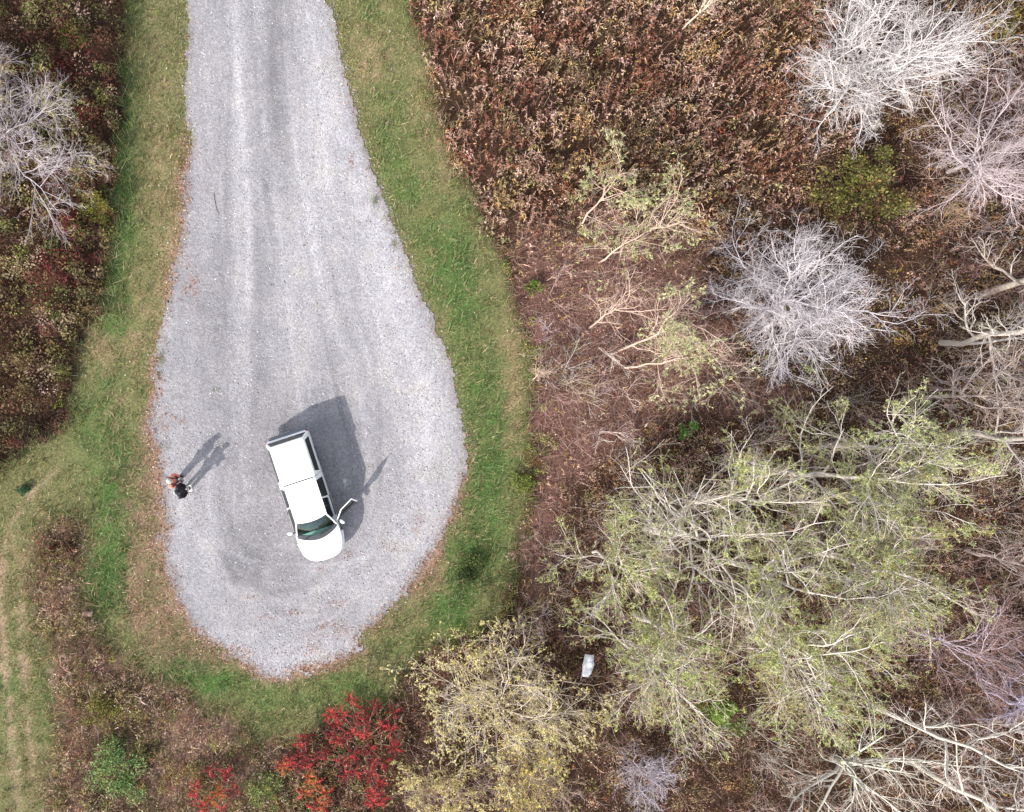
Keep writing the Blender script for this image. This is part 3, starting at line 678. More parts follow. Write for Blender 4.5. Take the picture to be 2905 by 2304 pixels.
def tree(name, label, cat, group, base, trunk_h, trunk_r, limbs, limb_len, limb_ang, seed, bark=(200, 192, 198), lean=(0, 0), twig=None, subs=(11, 7, 4), fr=(.5, .45, .42),
         up=0.05, wig=0.21, leaf=None, az_bias=None, twig_r=0.006, limb_t=(0.35, 1.0)):
    lk = 1.18 if leaf is None and name == 'bare_tree' else .9
    """trunk > limbs > twigs; leaf = (palette, per twig, length, width, share of the crown that is in leaf)"""
    rg = np.random.default_rng(seed)
    root = thing(name, label, cat, (base[0], base[1], 0), 0, group)
    twig = twig or bark
    K = 7; tt = np.linspace(0, 1, K)
    tr = np.stack([lean[0] * tt ** 1.3, lean[1] * tt ** 1.3, trunk_h * tt - 0.05], 1); tr[1:-1, :2] += rg.normal(size=(K - 2, 2)) * 0.035 * trunk_h / 3
    rad = trunk_r * (1 - 0.80 * tt ** 1.3); rad[0] *= 1.12; rad[-1] = .006
    s = Soup(); V, Q = tubes(tr[None], rad[None], 10); s.add(V, Q, None, bark_cols(1, bark, rg, 0.03).repeat(len(V), 0))
    link("trunk", s.mesh("trunk", [M_bark], True), root)
    P = np.zeros((limbs, 8, 3)); RL = np.zeros((limbs, 8))
    for i in range(limbs):
        t = limb_t[0] + (limb_t[1] - limb_t[0]) * ((i + rg.random()) / limbs) if limbs > 1 else 1
        f = min(t, .999) * (K - 1); j = int(f); pos = tr[j] * (1 - f + j) + tr[j + 1] * (f - j)
        az = i * 2.399 + rg.normal() * 0.3
        if az_bias is not None and rg.random() < az_bias[1]: az = math.radians(az_bias[0]) + rg.normal() * 0.55
        po = math.radians(rg.uniform(*limb_ang)) * (1.15 - .35 * t)
        d = np.array([math.cos(az) * math.sin(po), math.sin(az) * math.sin(po), math.cos(po)])
        L = limb_len * rg.uniform(0.75, 1.15) * (1.15 - 0.3 * t)
        P[i, 0] = pos
        for q in range(1, 8):
            d = d + wig * rg.normal(size=3) + np.array([0, 0, up]); d /= np.linalg.norm(d)
            P[i, q] = P[i, q - 1] + d * L / 7
        r0 = lk * max(min(trunk_r * 0.36, np.interp(t, tt, rad) * .7), trunk_r * .17) * rg.uniform(.7, 1.0)
        RL[i] = r0 * (1 - np.linspace(0, 1, 8)) ** 0.8 + 0.008
        s = Soup(); V, Q = tubes(P[i][None], RL[i][None], 6); s.add(V, Q, None, bark_cols(1, bark, rg, .05).repeat(len(V), 0))
        link("limb", s.mesh("limb", [M_bark], True), root)
    s = Soup()
    A, RA = grow(rg, P, RL, subs[0], .12, 1.0, (28, 70), fr[0], 5, wig * 1.1, up * .8, .62, twig_r * 1.3)
    V, Q = tubes(A, RA, 4); s.add(V, Q, None, rep(bark_cols(len(A), bark, rg), 20))
    B, RB = grow(rg, A, RA, subs[1], .15, 1.0, (25, 65), fr[1], 4, wig * 1.2, up * .6, .7, twig_r)
    V, Q = tubes(B, RB, 3); s.add(V, Q, None, rep(bark_cols(len(B), twig, rg), 12))
    if subs[2]:
        Cc, RC = grow(rg, B, RB, subs[2], .2, 1.0, (25, 60), fr[2], 2, wig * 1.3, up * .4, .75, twig_r * .6)
        V, Q = tubes(Cc, RC, 3); s.add(V, Q, None, rep(bark_cols(len(Cc), twig, rg), 6))
    else:
        Cc = B
    if leaf:
        pal, per, LL, WW, share = leaf
        nv = fbm(Cc[:, -1, 0] + base[0], Cc[:, -1, 1] + base[1] + .7 * Cc[:, -1, 2], .8, seed % 90, 3) + .04 * rg.normal(size=len(Cc)); ok = nv < np.quantile(nv, share)
        T = Cc[ok]; k = np.repeat(np.arange(len(T)), per); N = len(k); t = rg.uniform(.1, 1.0, N)[:, None]
        pos = T[k, 0] * (1 - t) + T[k, -1] * t
        dr = norm(T[k, -1] - T[k, 0]) * 0.8 + rg.normal(size=(N, 3)) * 0.55 + np.array([0, 0, -0.25])
        L = rg.uniform(LL[0], LL[1], N); V, Q = leaves(pos, dr, L, rg.uniform(WW[0], WW[1], N), 0.2, rg)
        c = palette(pal, N, pos[:, 0] + base[0], pos[:, 1] + base[1], 1.0, seed % 80 + 1, .55, .15, rg)
        V[:, 2] = np.maximum(V[:, 2], .05)
        s.add(V, Q, None, rep(c, 4), 1)
    link("crown", s.mesh("crown", [M_bark, M_leaf]), root)
    return root

G_BARE = "leafless grey trees in the brush"
G_LOC = "yellow green feathery trees of the right hand grove"
G_SAP = "slender leaning saplings on the reddish leaf litter"
GREY = (214, 208, 206); LAV = (198, 188, 192); PALE = (206, 196, 186); TAN = (186, 168, 150)
LOC = [((146, 132, 94), 1.5), ((126, 136, 80), 2), ((152, 160, 96), 3), ((178, 184, 112), 3.5), ((200, 204, 132), 2.5), ((138, 160, 92), 2), ((172, 156, 104), 1.3)]
LOC_G = [((146, 156, 104), 2), ((168, 176, 118), 3), ((194, 200, 140), 3), ((206, 208, 144), 2)]
YEL = [((166, 150, 94), 2), ((194, 176, 108), 3), ((212, 194, 122), 3), ((214, 188, 98), 1.5), ((190, 186, 120), 1)]

# bare trees
tree("bare_tree", "pale grey leafless tree with dense forked crown at the top edge beside gold weeds", "tree", G_BARE, S(2450, 185, 1.3), 1.7, .17, 14, 4.4, (35, 84), 101, GREY, subs=(14, 9, 4), up=.06, twig=(192, 184, 182), twig_r=.0043)
tree("bare_tree", "round leafless lavender grey tree in the middle of the thicket below the green bramble", "tree", G_BARE, S(2225, 860, 1.4), 1.7, .13, 17, 4.2, (38, 86), 142, (206, 198, 202), subs=(13, 9, 4), up=.05, twig=(190, 182, 184), twig_r=.0043)
tree("bare_tree", "thin twiggy leafless tree on the right edge, right of the green bramble", "tree", G_BARE, S(2790, 440, 2.0), 2.0, .10, 10, 3.9, (40, 84), 103, (186, 172, 172), subs=(12, 8, 4), up=.04, twig=(180, 164, 166), twig_r=.005)
tree("bare_tree", "tangled leafless tree with a few yellow leaves on the left edge of the brush", "tree", G_BARE, S(-10, 370, 1.6), 1.6, .09, 15, 4.3, (40, 84), 104, (184, 174, 178), subs=(13, 9, 4), up=.04, twig=(176, 164, 164), leaf=([((150, 142, 66), 2), ((176, 160, 90), 2)], 2, (.06, .1), (.04, .06), .18))
tree("bare_shrub", "small round leafless grey shrub at the bottom between yellow leaves and fallen limbs", "shrub", G_BARE, S(1830, 2185, .6), .7, .06, 11, 1.75, (30, 82), 105, (190, 182, 188), subs=(10, 7, 3), up=.05, twig=(178, 168, 176), twig_r=.005)
tree("bare_tree", "thick stemmed leafless tree leaning out of the right edge, upper of the pair", "tree", G_BARE, S(2775, 838), 6.5, .15, 8, 3.0, (50, 95), 106, (170, 158, 146), lean=(1.0, 1.0), subs=(8, 6, 3), twig=(182, 170, 164), limb_t=(.12, 1))
tree("bare_tree", "twin trunked leafless tree lying toward the right edge, lower of the pair", "tree", G_BARE, S(2670, 972), 7.0, .12, 9, 3.2, (50, 95), 107, (196, 184, 172), lean=(.8, -.2), subs=(8, 6, 3), twig=(190, 178, 170), limb_t=(.15, 1))
tree("bare_tree", "leafless tree with mottled trunk by the right edge beside feathery green crown", "tree", G_BARE, S(2700, 1225), 7.0, .12, 9, 3.2, (50, 95), 108, (176, 166, 158), lean=(.9, -.8), subs=(8, 6, 3), twig=(176, 164, 156), limb_t=(.15, 1), leaf=([((150, 156, 96), 1), ((120, 124, 70), 1)], 2, (.08, .14), (.03, .05), .2))
tree("bare_tree", "pale lichen barked tree with many low spreading limbs near the bottom edge", "tree", G_BARE, S(2385, 2165, .5), 1.0, .17, 11, 4.2, (25, 85), 109, (196, 192, 180), subs=(7, 6, 3), up=.03, wig=.13, twig=(184, 170, 158), limb_t=(.3, 1.))
tree("bare_tree", "slim pale trunk with white branches reaching out at the lower right edge", "tree", G_BARE, S(2480, 2005), 6.5, .10, 8, 2.8, (40, 85), 110, (204, 196, 184), lean=(1.6, -.2), subs=(7, 6, 3), twig=(196, 184, 178), limb_t=(.3, 1))
tree("bare_tree", "long leaning pale trunk running into the bottom right corner", "tree", G_BARE, S(2580, 2150), 7.0, .12, 8, 2.8, (40, 85), 111, (190, 182, 168), lean=(1.2, -.9), subs=(7, 6, 3), twig=(186, 174, 168), limb_t=(.25, 1))
tree("bare_tree", "fine twigged purple brown leafless tree right of the feathery grove", "tree", G_BARE, S(2590, 1790), 3.2, .06, 10, 3.2, (30, 80), 112, (170, 156, 166), lean=(.6, -.1), subs=(11, 8, 3), twig=(146, 118, 112), twig_r=.005)
tree("bare_tree", "spiky lavender leafless tree at the right edge above the bottom corner", "tree", G_BARE, S(2800, 1960), 3.4, .09, 9, 3.2, (30, 80), 113, (190, 182, 204), lean=(.5, -.2), subs=(9, 7, 3), twig=(176, 164, 182), twig_r=.0055)
tree("bare_tree", "bare brownish tree between the two thick trunks and the red leaf patch on the right", "tree", G_BARE, S(2600, 1130, .3), 4.0, .08, 9, 2.6, (40, 90), 114, (166, 150, 142), lean=(.8, 0), subs=(8, 6, 3), twig=(160, 142, 134), twig_r=.005)
tree("bare_tree", "young leafless tree with brown twigs at the right edge by the lower grove", "tree", G_BARE, S(2740, 1560), 4.0, .07, 9, 2.8, (40, 85), 115, (164, 150, 144), lean=(.5, -.3), subs=(9, 7, 3), twig=(150, 128, 120), twig_r=.005)

# feathery yellow-green trees
def locust(label, b, h, tr, ll, seed, lean=(0, 0), pal=LOC, share=.8, limbs=10, ang=(35, 82), bark=PALE, per=8, subs=(7, 6, 4), bias=None, lt=(.35, 1)):
    return tree("feathery_tree", label, "tree", G_LOC, b, h, tr, limbs, ll, ang, seed, bark, lean, twig=(182, 170, 154), subs=subs, fr=(.52, .5, .48), wig=.17, up=.03,
                leaf=(pal, per, (.06, .13), (.018, .034), share), az_bias=bias, twig_r=.0055, limb_t=lt)
locust("feathery tree with a straight pale trunk seen sideways at the top of the grove", S(2190, 1335), 6.0, .12, 3.4, 201, (1.6, -.1), share=.5, bias=(10, .35), lt=(.2, 1))
locust("spreading tree with thick grey trunk and bare forked limbs reaching up left in the grove", S(1835, 1500), 4.4, .17, 4.9, 202, (1.1, .1), share=.22, bias=(140, .6), limbs=14, lt=(.25, 1), subs=(6, 5, 4))
locust("dense yellow green tree just right of the white sheet", S(1800, 1740), 5.2, .12, 3.1, 203, (.4, -.1), share=.55, bias=(150, .25), subs=(7, 6, 4))
locust("dense yellow green tree in the very middle of the grove", S(2060, 1590), 6.2, .13, 3.3, 204, (.5, -.2), share=.55)
locust("bright yellow green tree at the lower edge of the grove", S(2080, 1740), 6.2, .12, 3.2, 205, (.4, -.3), share=.72)
locust("yellow green tree at the right end of the grove beside purple brown twigs", S(2290, 1560), 6.2, .12, 3.1, 206, (.5, -.1), share=.55)
locust("olive tree with thin crown at the upper left of the grove beside forked bare limbs", S(1960, 1400), 5.6, .12, 3.2, 207, (.6, 0), share=.6)
locust("pale feathery tree on the upper right of the grove next to the mottled trunk", S(2330, 1260), 5.6, .10, 3.0, 208, (.7, 0), share=.55, pal=LOC_G)
locust("low leafy tree with reaching bare twigs on the left flank of the grove", S(1770, 1620, 4.5), 4.2, .06, 2.9, 231, (.2, 0), share=.55)
locust("yellow green tree at the lower left corner of the grove below the white sheet", S(1900, 1925, 5.0), 4.6, .10, 3.0, 232, (.2, -.1), share=.7)
locust("yellow green tree on the bottom right of the grove above the pale spreading limbs", S(2340, 1930, 6.0), 5.4, .10, 3.0, 233, (.2, -.1), share=.68)
locust("yellow green tree on the right flank of the grove beside the purple twigs", S(2540, 1700, 6.0), 5.4, .10, 2.9, 234, (.2, 0), share=.6)
locust("thin yellow green tree at the upper right end of the grove", S(2600, 1440, 5.5), 5.0, .10, 2.7, 235, (.2, 0), share=.6)
tree("yellow_leaved_tree", "straggly tree with sparse butter yellow leaves between red sumac and white sheet", "tree", "trees in yellow leaf along the lower brush", S(1400, 1975, .5), 1.6, .09, 15, 4.3, (38, 86), 220, (210, 194, 178), (.15, -.25), twig=(206, 192, 176), subs=(9, 6, 4), up=.03,
     leaf=([((186, 172, 116), 2), ((208, 194, 130), 3), ((220, 206, 142), 3)], 4, (.06, .13), (.03, .06), .75), limb_t=(.2, 1))
tree("yellow_leaved_tree", "golden yellow leaved small tree at the bottom edge left of the grey shrub", "tree", "trees in yellow leaf along the lower brush", S(1470, 2120, .5), 2.0, .07, 11, 3.0, (30, 80), 221, TAN, (.15, -.4), twig=(170, 150, 120), subs=(8, 6, 3), up=.03, leaf=(YEL, 4, (.06, .13), (.035, .065), .6))
tree("yellow_leaved_tree", "small pale yellow tree at the bottom right of the red sumac", "tree", "trees in yellow leaf along the lower brush", S(1250, 2220, .3), 1.6, .06, 10, 2.4, (30, 80), 222, TAN, (.05, -.3), twig=(170, 150, 120), subs=(7, 6, 3), up=.03, leaf=([((182, 170, 112), 2), ((206, 192, 132), 3), ((218, 204, 146), 2)], 5, (.06, .12), (.03, .06), .7))

# saplings
def sapling(label, b, h, lean, seed, leaf=None, limbs=8, ll=2.1, bark=(200, 174, 158), bias=None, r=.042):
    return tree("sapling", label, "sapling", G_SAP, b, h, r, limbs, ll, (18, 62), seed, bark, lean, twig=(182, 158, 144), subs=(6, 5, 2), fr=(.5, .5, .5), up=.03, wig=.16, leaf=leaf, twig_r=.0045, limb_t=(.25, 1), az_bias=bias)
LS = lambda share: ([((152, 152, 108), 2), ((174, 172, 126), 3), ((194, 192, 148), 2)], 6, (.08, .17), (.035, .06), share)
sapling("leaning sapling with pale green tufts just below the brown weeds", S(1638, 645), 3.6, (.9, 1.3), 301, LS(.6), bias=(50, .35))
sapling("bushy sapling with the brightest green leaf tufts above a forked pale stem", S(1700, 745), 3.8, (1.3, .7), 302, ([((156, 158, 108), 2), ((176, 178, 122), 3), ((194, 196, 142), 2)], 5, (.06, .14), (.028, .05), .6), limbs=11, ll=2.6, bias=(30, .3))
sapling("bare sapling forking into a wide fan of twigs left of its leafy neighbours", S(1672, 930), 3.4, (.6, .6), 303, None, bias=(90, .5), ll=2.0)
sapling("stout forked sapling with long straight pink tan stems left of the round grey tree", S(1757, 995), 4.4, (1.3, .7), 304, LS(.35), bias=(30, .35), ll=2.5, r=.05)
sapling("low leaning sapling with yellow tufts, lowest of the row by the round grey tree", S(1770, 1043), 4.6, (1.9, .15), 305, LS(.65), bias=(10, .35), limbs=11, ll=2.4)
sapling("bare white stemmed sapling among brown weeds at the top edge", S(1938, 82), 2.6, (.8, .6), 306, None, bark=(222, 204, 180), bias=(40, .5), ll=1.3)
sapling("tiny bare sapling on leaf litter next to the straw strip of the verge", S(1512, 1078), 1.3, (.1, .3), 307, None, limbs=5, ll=.8, r=.025)
sapling("thin forked dead sapling standing in the low brush at the lower left", S(200, 1905), 1.5, (.1, .7), 308, None, limbs=4, ll=.9, r=.03, bark=(176, 140, 124))

# ------------------------------------------------------------------ distinct leafy bushes
def bush(name, label, cat, c, r, h, pal, seed, n=2200, leaf=(.05, .1), group="leafy bushes in the brush", hole=0.0, lobes=14, lob=(.2, .36)):
    rg = np.random.default_rng(seed)
    root = thing(name, label, cat, (c[0], c[1], 0), 0, group)
    la = rg.uniform(0, 6.28, lobes); lr = r * np.sqrt(rg.uniform(hole, 1, lobes)) * .8 * (.75 + .45 * np.sin(2 * la + seed) * np.cos(la * 3 + seed))
    lx, ly = lr * np.cos(la), lr * np.sin(la); lz = h * rg.uniform(.25, 1, lobes) * (1 - .35 * lr / r); lR = r * rg.uniform(*lob, lobes)
    P = np.zeros((lobes, 4, 3)); t = np.linspace(0, 1, 4)[None, :]
    P[:, :, 0] = lx[:, None] * t ** 1.2; P[:, :, 1] = ly[:, None] * t ** 1.2; P[:, :, 2] = lz[:, None] * t
    P[:, 1:3] += rg.normal(size=(lobes, 2, 3)) * .04
    for i in range(min(lobes, 5)):
        s = Soup(); V, Q = tubes(P[i][None], np.array([[.022, .017, .012, .006]]), 5); s.add(V, Q, None, np.tile(alb((120, 96, 76)), (len(V), 1)))
        link("stem", s.mesh("stem", [M_bark], True), root)
    A, RA = grow(rg, P, np.full((lobes, 4), .01), 6, .4, 1, (25, 70), .35, 3, .15, .03, .7, .003)
    s = Soup(); V, Q = tubes(A, RA, 3); s.add(V, Q, None, np.tile(alb((126, 100, 80)), (len(V), 1)))
    k = rg.integers(0, lobes, n); d = norm(rg.normal(size=(n, 3))); rad = rg.random(n) ** .45
    pos = np.stack([lx[k], ly[k], lz[k]], 1) + d * (lR[k] * rad)[:, None] * np.array([1, 1, .6]); pos[:, 2] = np.maximum(pos[:, 2], .04)
    dr = d + rg.normal(size=(n, 3)) * .7; L = rg.uniform(*leaf, n); V, Q = leaves(pos, dr, L, L * rg.uniform(.45, .7, n), .2, rg)
    s.add(V, Q, None, rep(palette(pal, n, pos[:, 0] + c[0], pos[:, 1] + c[1], .5, seed % 60, .5, .18, rg), 4), 1)
    link("foliage", s.mesh("foliage", [M_bark, M_leaf]), root)
    return root
P_BR = [((84, 84, 44), 2), ((116, 114, 60), 3), ((140, 138, 74), 3), ((160, 152, 86), 2), ((156, 118, 72), .9), ((120, 84, 64), 1.2)]
P_LG = [((96, 124, 72), 2), ((124, 152, 90), 3), ((150, 176, 112), 3), ((146, 158, 80), 1.5)]
P_OL = [((96, 92, 44), 2), ((128, 122, 58), 3), ((150, 142, 72), 2)]
P_RD = [((110, 44, 42), 2), ((150, 62, 58), 2), ((120, 78, 60), 1)]
bush("bramble_bush", "green and olive bramble bush between the two big bare grey trees", "bush", S(2430, 525, .7), 2.6, 1.9, P_BR, 401, 6000, (.05, .15), lobes=64, lob=(.08, .2))
bush("green_shrub", "light green shrub with an open middle near the bottom left corner", "shrub", S(320, 2175, .5), 1.6, .9, P_LG, 402, 3800, (.05, .12), hole=.3, lobes=18)
bush("olive_bush", "olive yellow bush above the light green shrub at the lower left", "bush", S(290, 2010, .4), 1.0, .7, P_OL, 403, 1800)
bush("green_shrub", "bright green shrub at the lower edge of the feathery grove", "shrub", S(2050, 2030, 1.2), 1.15, 1.9, [((90, 116, 48), 2), ((116, 144, 62), 3), ((146, 168, 80), 2)], 404, 2800)
bush("green_shrub", "pale green shrub between the two red sumac patches at the bottom", "shrub", S(745, 2235, .4), 1.15, .7, [((104, 118, 64), 2), ((132, 144, 84), 3), ((158, 168, 104), 2)], 405, 2200)
bush("green_plant", "small dark green leafy plant beside the bare dirt path", "plant", S(62, 1388, .15), .36, .3, [((54, 84, 54), 2), ((74, 108, 68), 2)], 406, 500, (.05, .1), lobes=8)
bush("green_shrub", "little green shrub at the verge edge between weeds and saplings", "shrub", S(1515, 815, .3), .5, .6, [((84, 104, 48), 2), ((110, 132, 60), 2)], 407, 600, lobes=8)
bush("green_shrub", "small vivid green vine clump at the top of the feathery grove", "shrub", S(1958, 1215, .5), .5, .8, [((84, 128, 60), 2), ((110, 152, 76), 2)], 408, 500, lobes=8)
bush("olive_bush", "yellow green bush in the left brush beside red leaved seedlings", "bush", S(272, 585, .8), .75, 1.5, [((116, 120, 48), 2), ((140, 142, 60), 2), ((120, 96, 56), 1)], 409, 1100)
bush("red_seedling", "dark red leaved shrub in the left brush near the tangled bare tree", "shrub", S(190, 620, .8), .5, 1.4, P_RD, 410, 420)
bush("olive_bush", "dull olive bush in the dark top left corner of the brush", "bush", S(200, 95, .8), .9, 1.6, [((92, 96, 44), 2), ((124, 124, 60), 2), ((100, 76, 50), 1)], 411, 1400)
bush("dark_bush", "dark green low bush where the verge bends around the loop", "bush", S(1335, 1600, .2), .9, .5, [((50, 64, 34), 2), ((72, 90, 46), 2), ((100, 112, 60), 1)], 412, 1700)
bush("olive_bush", "yellow green bush on the verge edge right of the truck", "bush", S(1480, 1370, .2), .7, .5, [((110, 122, 56), 2), ((142, 150, 76), 2)], 413, 1100)
bush("dark_bush", "brown olive bush standing between the dirt path and the gravel loop", "bush", S(165, 1560, .3), 1.0, .6, P_LEFT, 414, 2000)
bush("green_shrub", "bright green bush at the right end of the golden weeds in the top corner", "shrub", S(2860, 60, .8), .8, 1.2, P_BR, 415, 1500)

# ------------------------------------------------------------------ red sumac
def sumac_leaf(name, pal, seed):
    rg = np.random.default_rng(seed); s = Soup(); n = 8
    t = np.linspace(.15, 1, n); P = []; Dr = []
    for i in range(n):
        p = (t[i], 0, .18 * t[i] - .38 * t[i] ** 2)
        for sd2 in (-1, 1):
            P.append(p); Dr.append((.85, sd2 * .62, -.2))
    P.append((1, 0, -.2)); Dr.append((1, 0, -.5))
    P = np.array(P); L = np.concatenate([np.repeat(.20 * np.sin(np.pi * (t * .75 + .2)) + .06, 2), [.18]])
    V, Q = leaves(P, np.array(Dr), L, L * .42, .1, rg)
    s.add(V, Q, None, rep(palette(pal, len(P), rg=rg, jit=.12), 4))
    K = np.array([[(0, 0, 0), (.35, 0, .02), (.7, 0, -.06), (1, 0, -.2)]], float)
    V, Q = tubes(K, np.array([[.02, .016, .012, .006]]), 3); s.add(V, Q, None, np.tile(alb((170, 70, 60)), (12, 1)))
    return s.mesh(name, [M_leaf])
RED = [((150, 36, 46), 2), ((180, 50, 56), 3), ((200, 78, 74), 1.6), ((120, 40, 44), 1)]
DRED = [((92, 26, 36), 2), ((118, 34, 44), 3), ((146, 48, 52), 1), ((96, 62, 48), .7)]  # darker red leaves, partly shade within the clump put into the colour
ORG = [((190, 92, 52), 2), ((206, 122, 66), 3), ((186, 66, 54), 1.5), ((168, 140, 70), .8)]
SL = {"r": [sumac_leaf("leaf", RED, 1), sumac_leaf("leaf", RED, 2)], "d": [sumac_leaf("leaf", DRED, 3), sumac_leaf("leaf", DRED, 4)], "o": [sumac_leaf("leaf", ORG, 5), sumac_leaf("leaf", ORG, 6)]}
def bud_mesh(c):
    s = Soup(); V, Q = tubes(np.array([[(0, 0, -.12), (0, 0, 0), (0, 0, .05)]]), np.array([[.016, .022, .008]]), 6); s.add(V, Q, None, np.tile(alb(c), (len(V), 1))); return s.mesh("leaf_rosette", [M_bark], True)
BUD = bud_mesh((150, 60, 50))
def sumac(label, base, ros, seed, hr):
    rg = np.random.default_rng(seed)
    root = thing("sumac_shrub", label, "shrub", (base[0], base[1], 0), 0, "red sumac shrubs by the loop")
    for (px, py, kd) in ros:
        h = rg.uniform(*hr); p = S(px, py, h) - base
        st = np.array([(p[0] * .25, p[1] * .25, -.03), (p[0] * .45, p[1] * .45, h * .35), (p[0] * .8, p[1] * .8, h * .72), (p[0], p[1], h - .02)])
        st[0, :2] += rg.normal(size=2) * .12
        s = Soup(); V, Q = tubes(st[None], np.array([[.022, .018, .014, .012]]), 5); s.add(V, Q, None, np.tile(alb((136, 110, 92)), (len(V), 1)))
        link("stem", s.mesh("stem", [M_bark], True), root)
        r = link("leaf_rosette", BUD, root); r.location = (p[0], p[1], h)
        n = rg.integers(7, 10); a0 = rg.uniform(0, 6.28)
        for i in range(n):
            kk = kd if rg.random() < .75 else ("d" if kd == "r" else "r")
            l = link("leaf", SL[kk][i % 2], r)
            sc = rg.uniform(.30, .42)
            l.rotation_euler = (rg.normal() * .25, -rg.uniform(-.25, .75) * 1.0, a0 + i * 6.283 / n + rg.normal() * .2)
            l.scale = (sc, sc, sc)
def Z5(l): return [(726 + .449 * a, 1536 + .449 * b, k) for a, b, k in l]
def Z4(l): return [(.449 * a, 1536 + .449 * b, k) for a, b, k in l]
sumac("tall sumac with bright red leaf stars beside the yellow leaved tree", S(1030, 2110), Z5([(600, 1000, "r"), (470, 1085, "r"), (540, 1090, "r"), (500, 1160, "r"), (610, 1215, "r"), (690, 1215, "r"), (530, 1255, "r"), (680, 1060, "d"), (750, 1040, "d"),
    (870, 1080, "d"), (790, 1170, "d"), (850, 1190, "r"), (870, 1300, "r"), (720, 1310, "d"), (550, 1390, "d"), (630, 1455, "r"), (720, 1470, "r"), (810, 1395, "r"), (740, 1390, "d"), (790, 1530, "r"), (735, 1590, "r"), (790, 1625, "r"), (740, 1650, "r"), (690, 1150, "d"), (640, 1110, "d"), (620, 1340, "d"), (570, 1480, "d"), (480, 1230, "d")]), 1, (1.0, 1.9))
sumac("sumac with red upper and orange lower leaf stars, middle of the three red patches", S(870, 2170), Z5([(310, 1240, "d"), (280, 1300, "r"), (210, 1390, "r"), (320, 1400, "r"), (250, 1410, "r"), (390, 1370, "d"), (380, 1530, "o"), (310, 1590, "o"), (440, 1590, "o"), (420, 1670, "o"), (370, 1690, "r"), (330, 1490, "o"), (430, 1330, "d"), (170, 1420, "o"), (300, 1350, "d")]), 2, (.7, 1.4))
sumac("small red sumac patch at the bottom edge left of the pale green shrub", S(610, 2225), Z4([(1435, 1470, "r"), (1230, 1550, "r"), (1390, 1580, "o"), (1330, 1440, "d"), (1290, 1680, "r"), (1240, 1620, "r"), (1400, 1690, "r"), (1480, 1570, "d"), (1330, 1630, "o")]), 3, (.6, 1.1))

# ------------------------------------------------------------------ generic solids
def bm_obj(name, bm, mat, parent=None, smooth_=False, **props):
    me = bpy.data.meshes.new(name); bm.normal_update(); bm.to_mesh(me); bm.free()
    for m in (mat if isinstance(mat, (list, tuple)) else [mat]): me.materials.append(m)
    me.polygons.foreach_set("use_smooth", np.full(len(me.polygons), smooth_))
    if parent is not None or True:
        return link(name, me, parent, **props)

def bm_grid(bm, G):
    """G[i][j] points -> quads"""
    vs = [[bm.verts.new(p) for p in row] for row in G]
    for a, b in zip(vs, vs[1:]):
        for j in range(len(a) - 1):
            try: bm.faces.new((a[j], a[j + 1], b[j + 1], b[j]))
            except ValueError: pass
    return vs

def slab(name, corners, thick, mat, parent, n=(1, 1), bulge=0.0, bev=0.0):
    """four corners (quad) -> thin curved panel with thickness"""
    c = [Vector(p) for p in corners]
    nrm = ((c[1] - c[0]).cross(c[3] - c[0])).normalized()
    bm = bmesh.new(); nu, nv = n; F = []; B = []
    for i in range(nu + 1):
        u = i / nu; rf = []; rb = []
        for j in range(nv + 1):
            v = j / nv
            p = c[0] * (1 - u) * (1 - v) + c[1] * u * (1 - v) + c[2] * u * v + c[3] * (1 - u) * v
            p = p + nrm * bulge * (1 - (2 * u - 1) ** 2) * (1 - (2 * v - 1) ** 2 * .3)
            rf.append(p + nrm * thick / 2); rb.append(p - nrm * thick / 2)
        F.append(rf); B.append(rb)
    vf = bm_grid(bm, F); vb = bm_grid(bm, B)
    ring = lambda g: g[0] + [r[-1] for r in g[1:]] + g[-1][-2::-1] + [r[0] for r in g[-2:0:-1]]
    a, b = ring(vf), ring(vb)
    for k in range(len(a)):
        k2 = (k + 1) % len(a); bm.faces.new((a[k], a[k2], b[k2], b[k]))
    bmesh.ops.recalc_face_normals(bm, faces=bm.faces)
    if bev: bmesh.ops.bevel(bm, geom=[e for e in bm.edges], offset=bev, segments=1, affect='EDGES')
    return bm_obj(name, bm, mat, parent)

def bar(bm, p, q, w, h, upv=(0, 0, 1)):
    p, q = Vector(p), Vector(q); d = (q - p).normalized(); s = d.cross(Vector(upv)).normalized(); u = s.cross(d)
    vs = []
    for e in (p, q):
        for a, b in ((-1, -1), (1, -1), (1, 1), (-1, 1)): vs.append(bm.verts.new(e + s * a * w / 2 + u * b * h / 2))
    for f in ((0, 1, 2, 3), (7, 6, 5, 4), (0, 4, 5, 1), (1, 5, 6, 2), (2, 6, 7, 3), (3, 7, 4, 0)): bm.faces.new([vs[i] for i in f])

def box(name, c, size, mat, parent, bev=0.01, rot=None):
    bm = bmesh.new(); bmesh.ops.create_cube(bm, size=1)
    for v in bm.verts: v.co = Vector((v.co.x * size[0], v.co.y * size[1], v.co.z * size[2]))
    if bev: bmesh.ops.bevel(bm, geom=list(bm.edges), offset=bev, segments=2, affect='EDGES')
    if rot is not None: bmesh.ops.rotate(bm, verts=bm.verts, matrix=rot)
    bmesh.ops.translate(bm, verts=bm.verts, vec=Vector(c))
    return bm_obj(name, bm, mat, parent)

def lathe(name, prof, axis_y, mat, parent, c, n=28, sign=1):
    """profile (r, offset along y)"""
    bm = bmesh.new(); G = []
    for k in range(n + 1):
        a = 2 * math.pi * k / n
        G.append([(c[0] + r * math.cos(a), c[1] + sign * o, c[2] + r * math.sin(a)) for r, o in prof])
    bm_grid(bm, G); bmesh.ops.remove_doubles(bm, verts=bm.verts, dist=1e-5); bmesh.ops.recalc_face_normals(bm, faces=bm.faces)
    return bm_obj(name, bm, mat, parent, True)

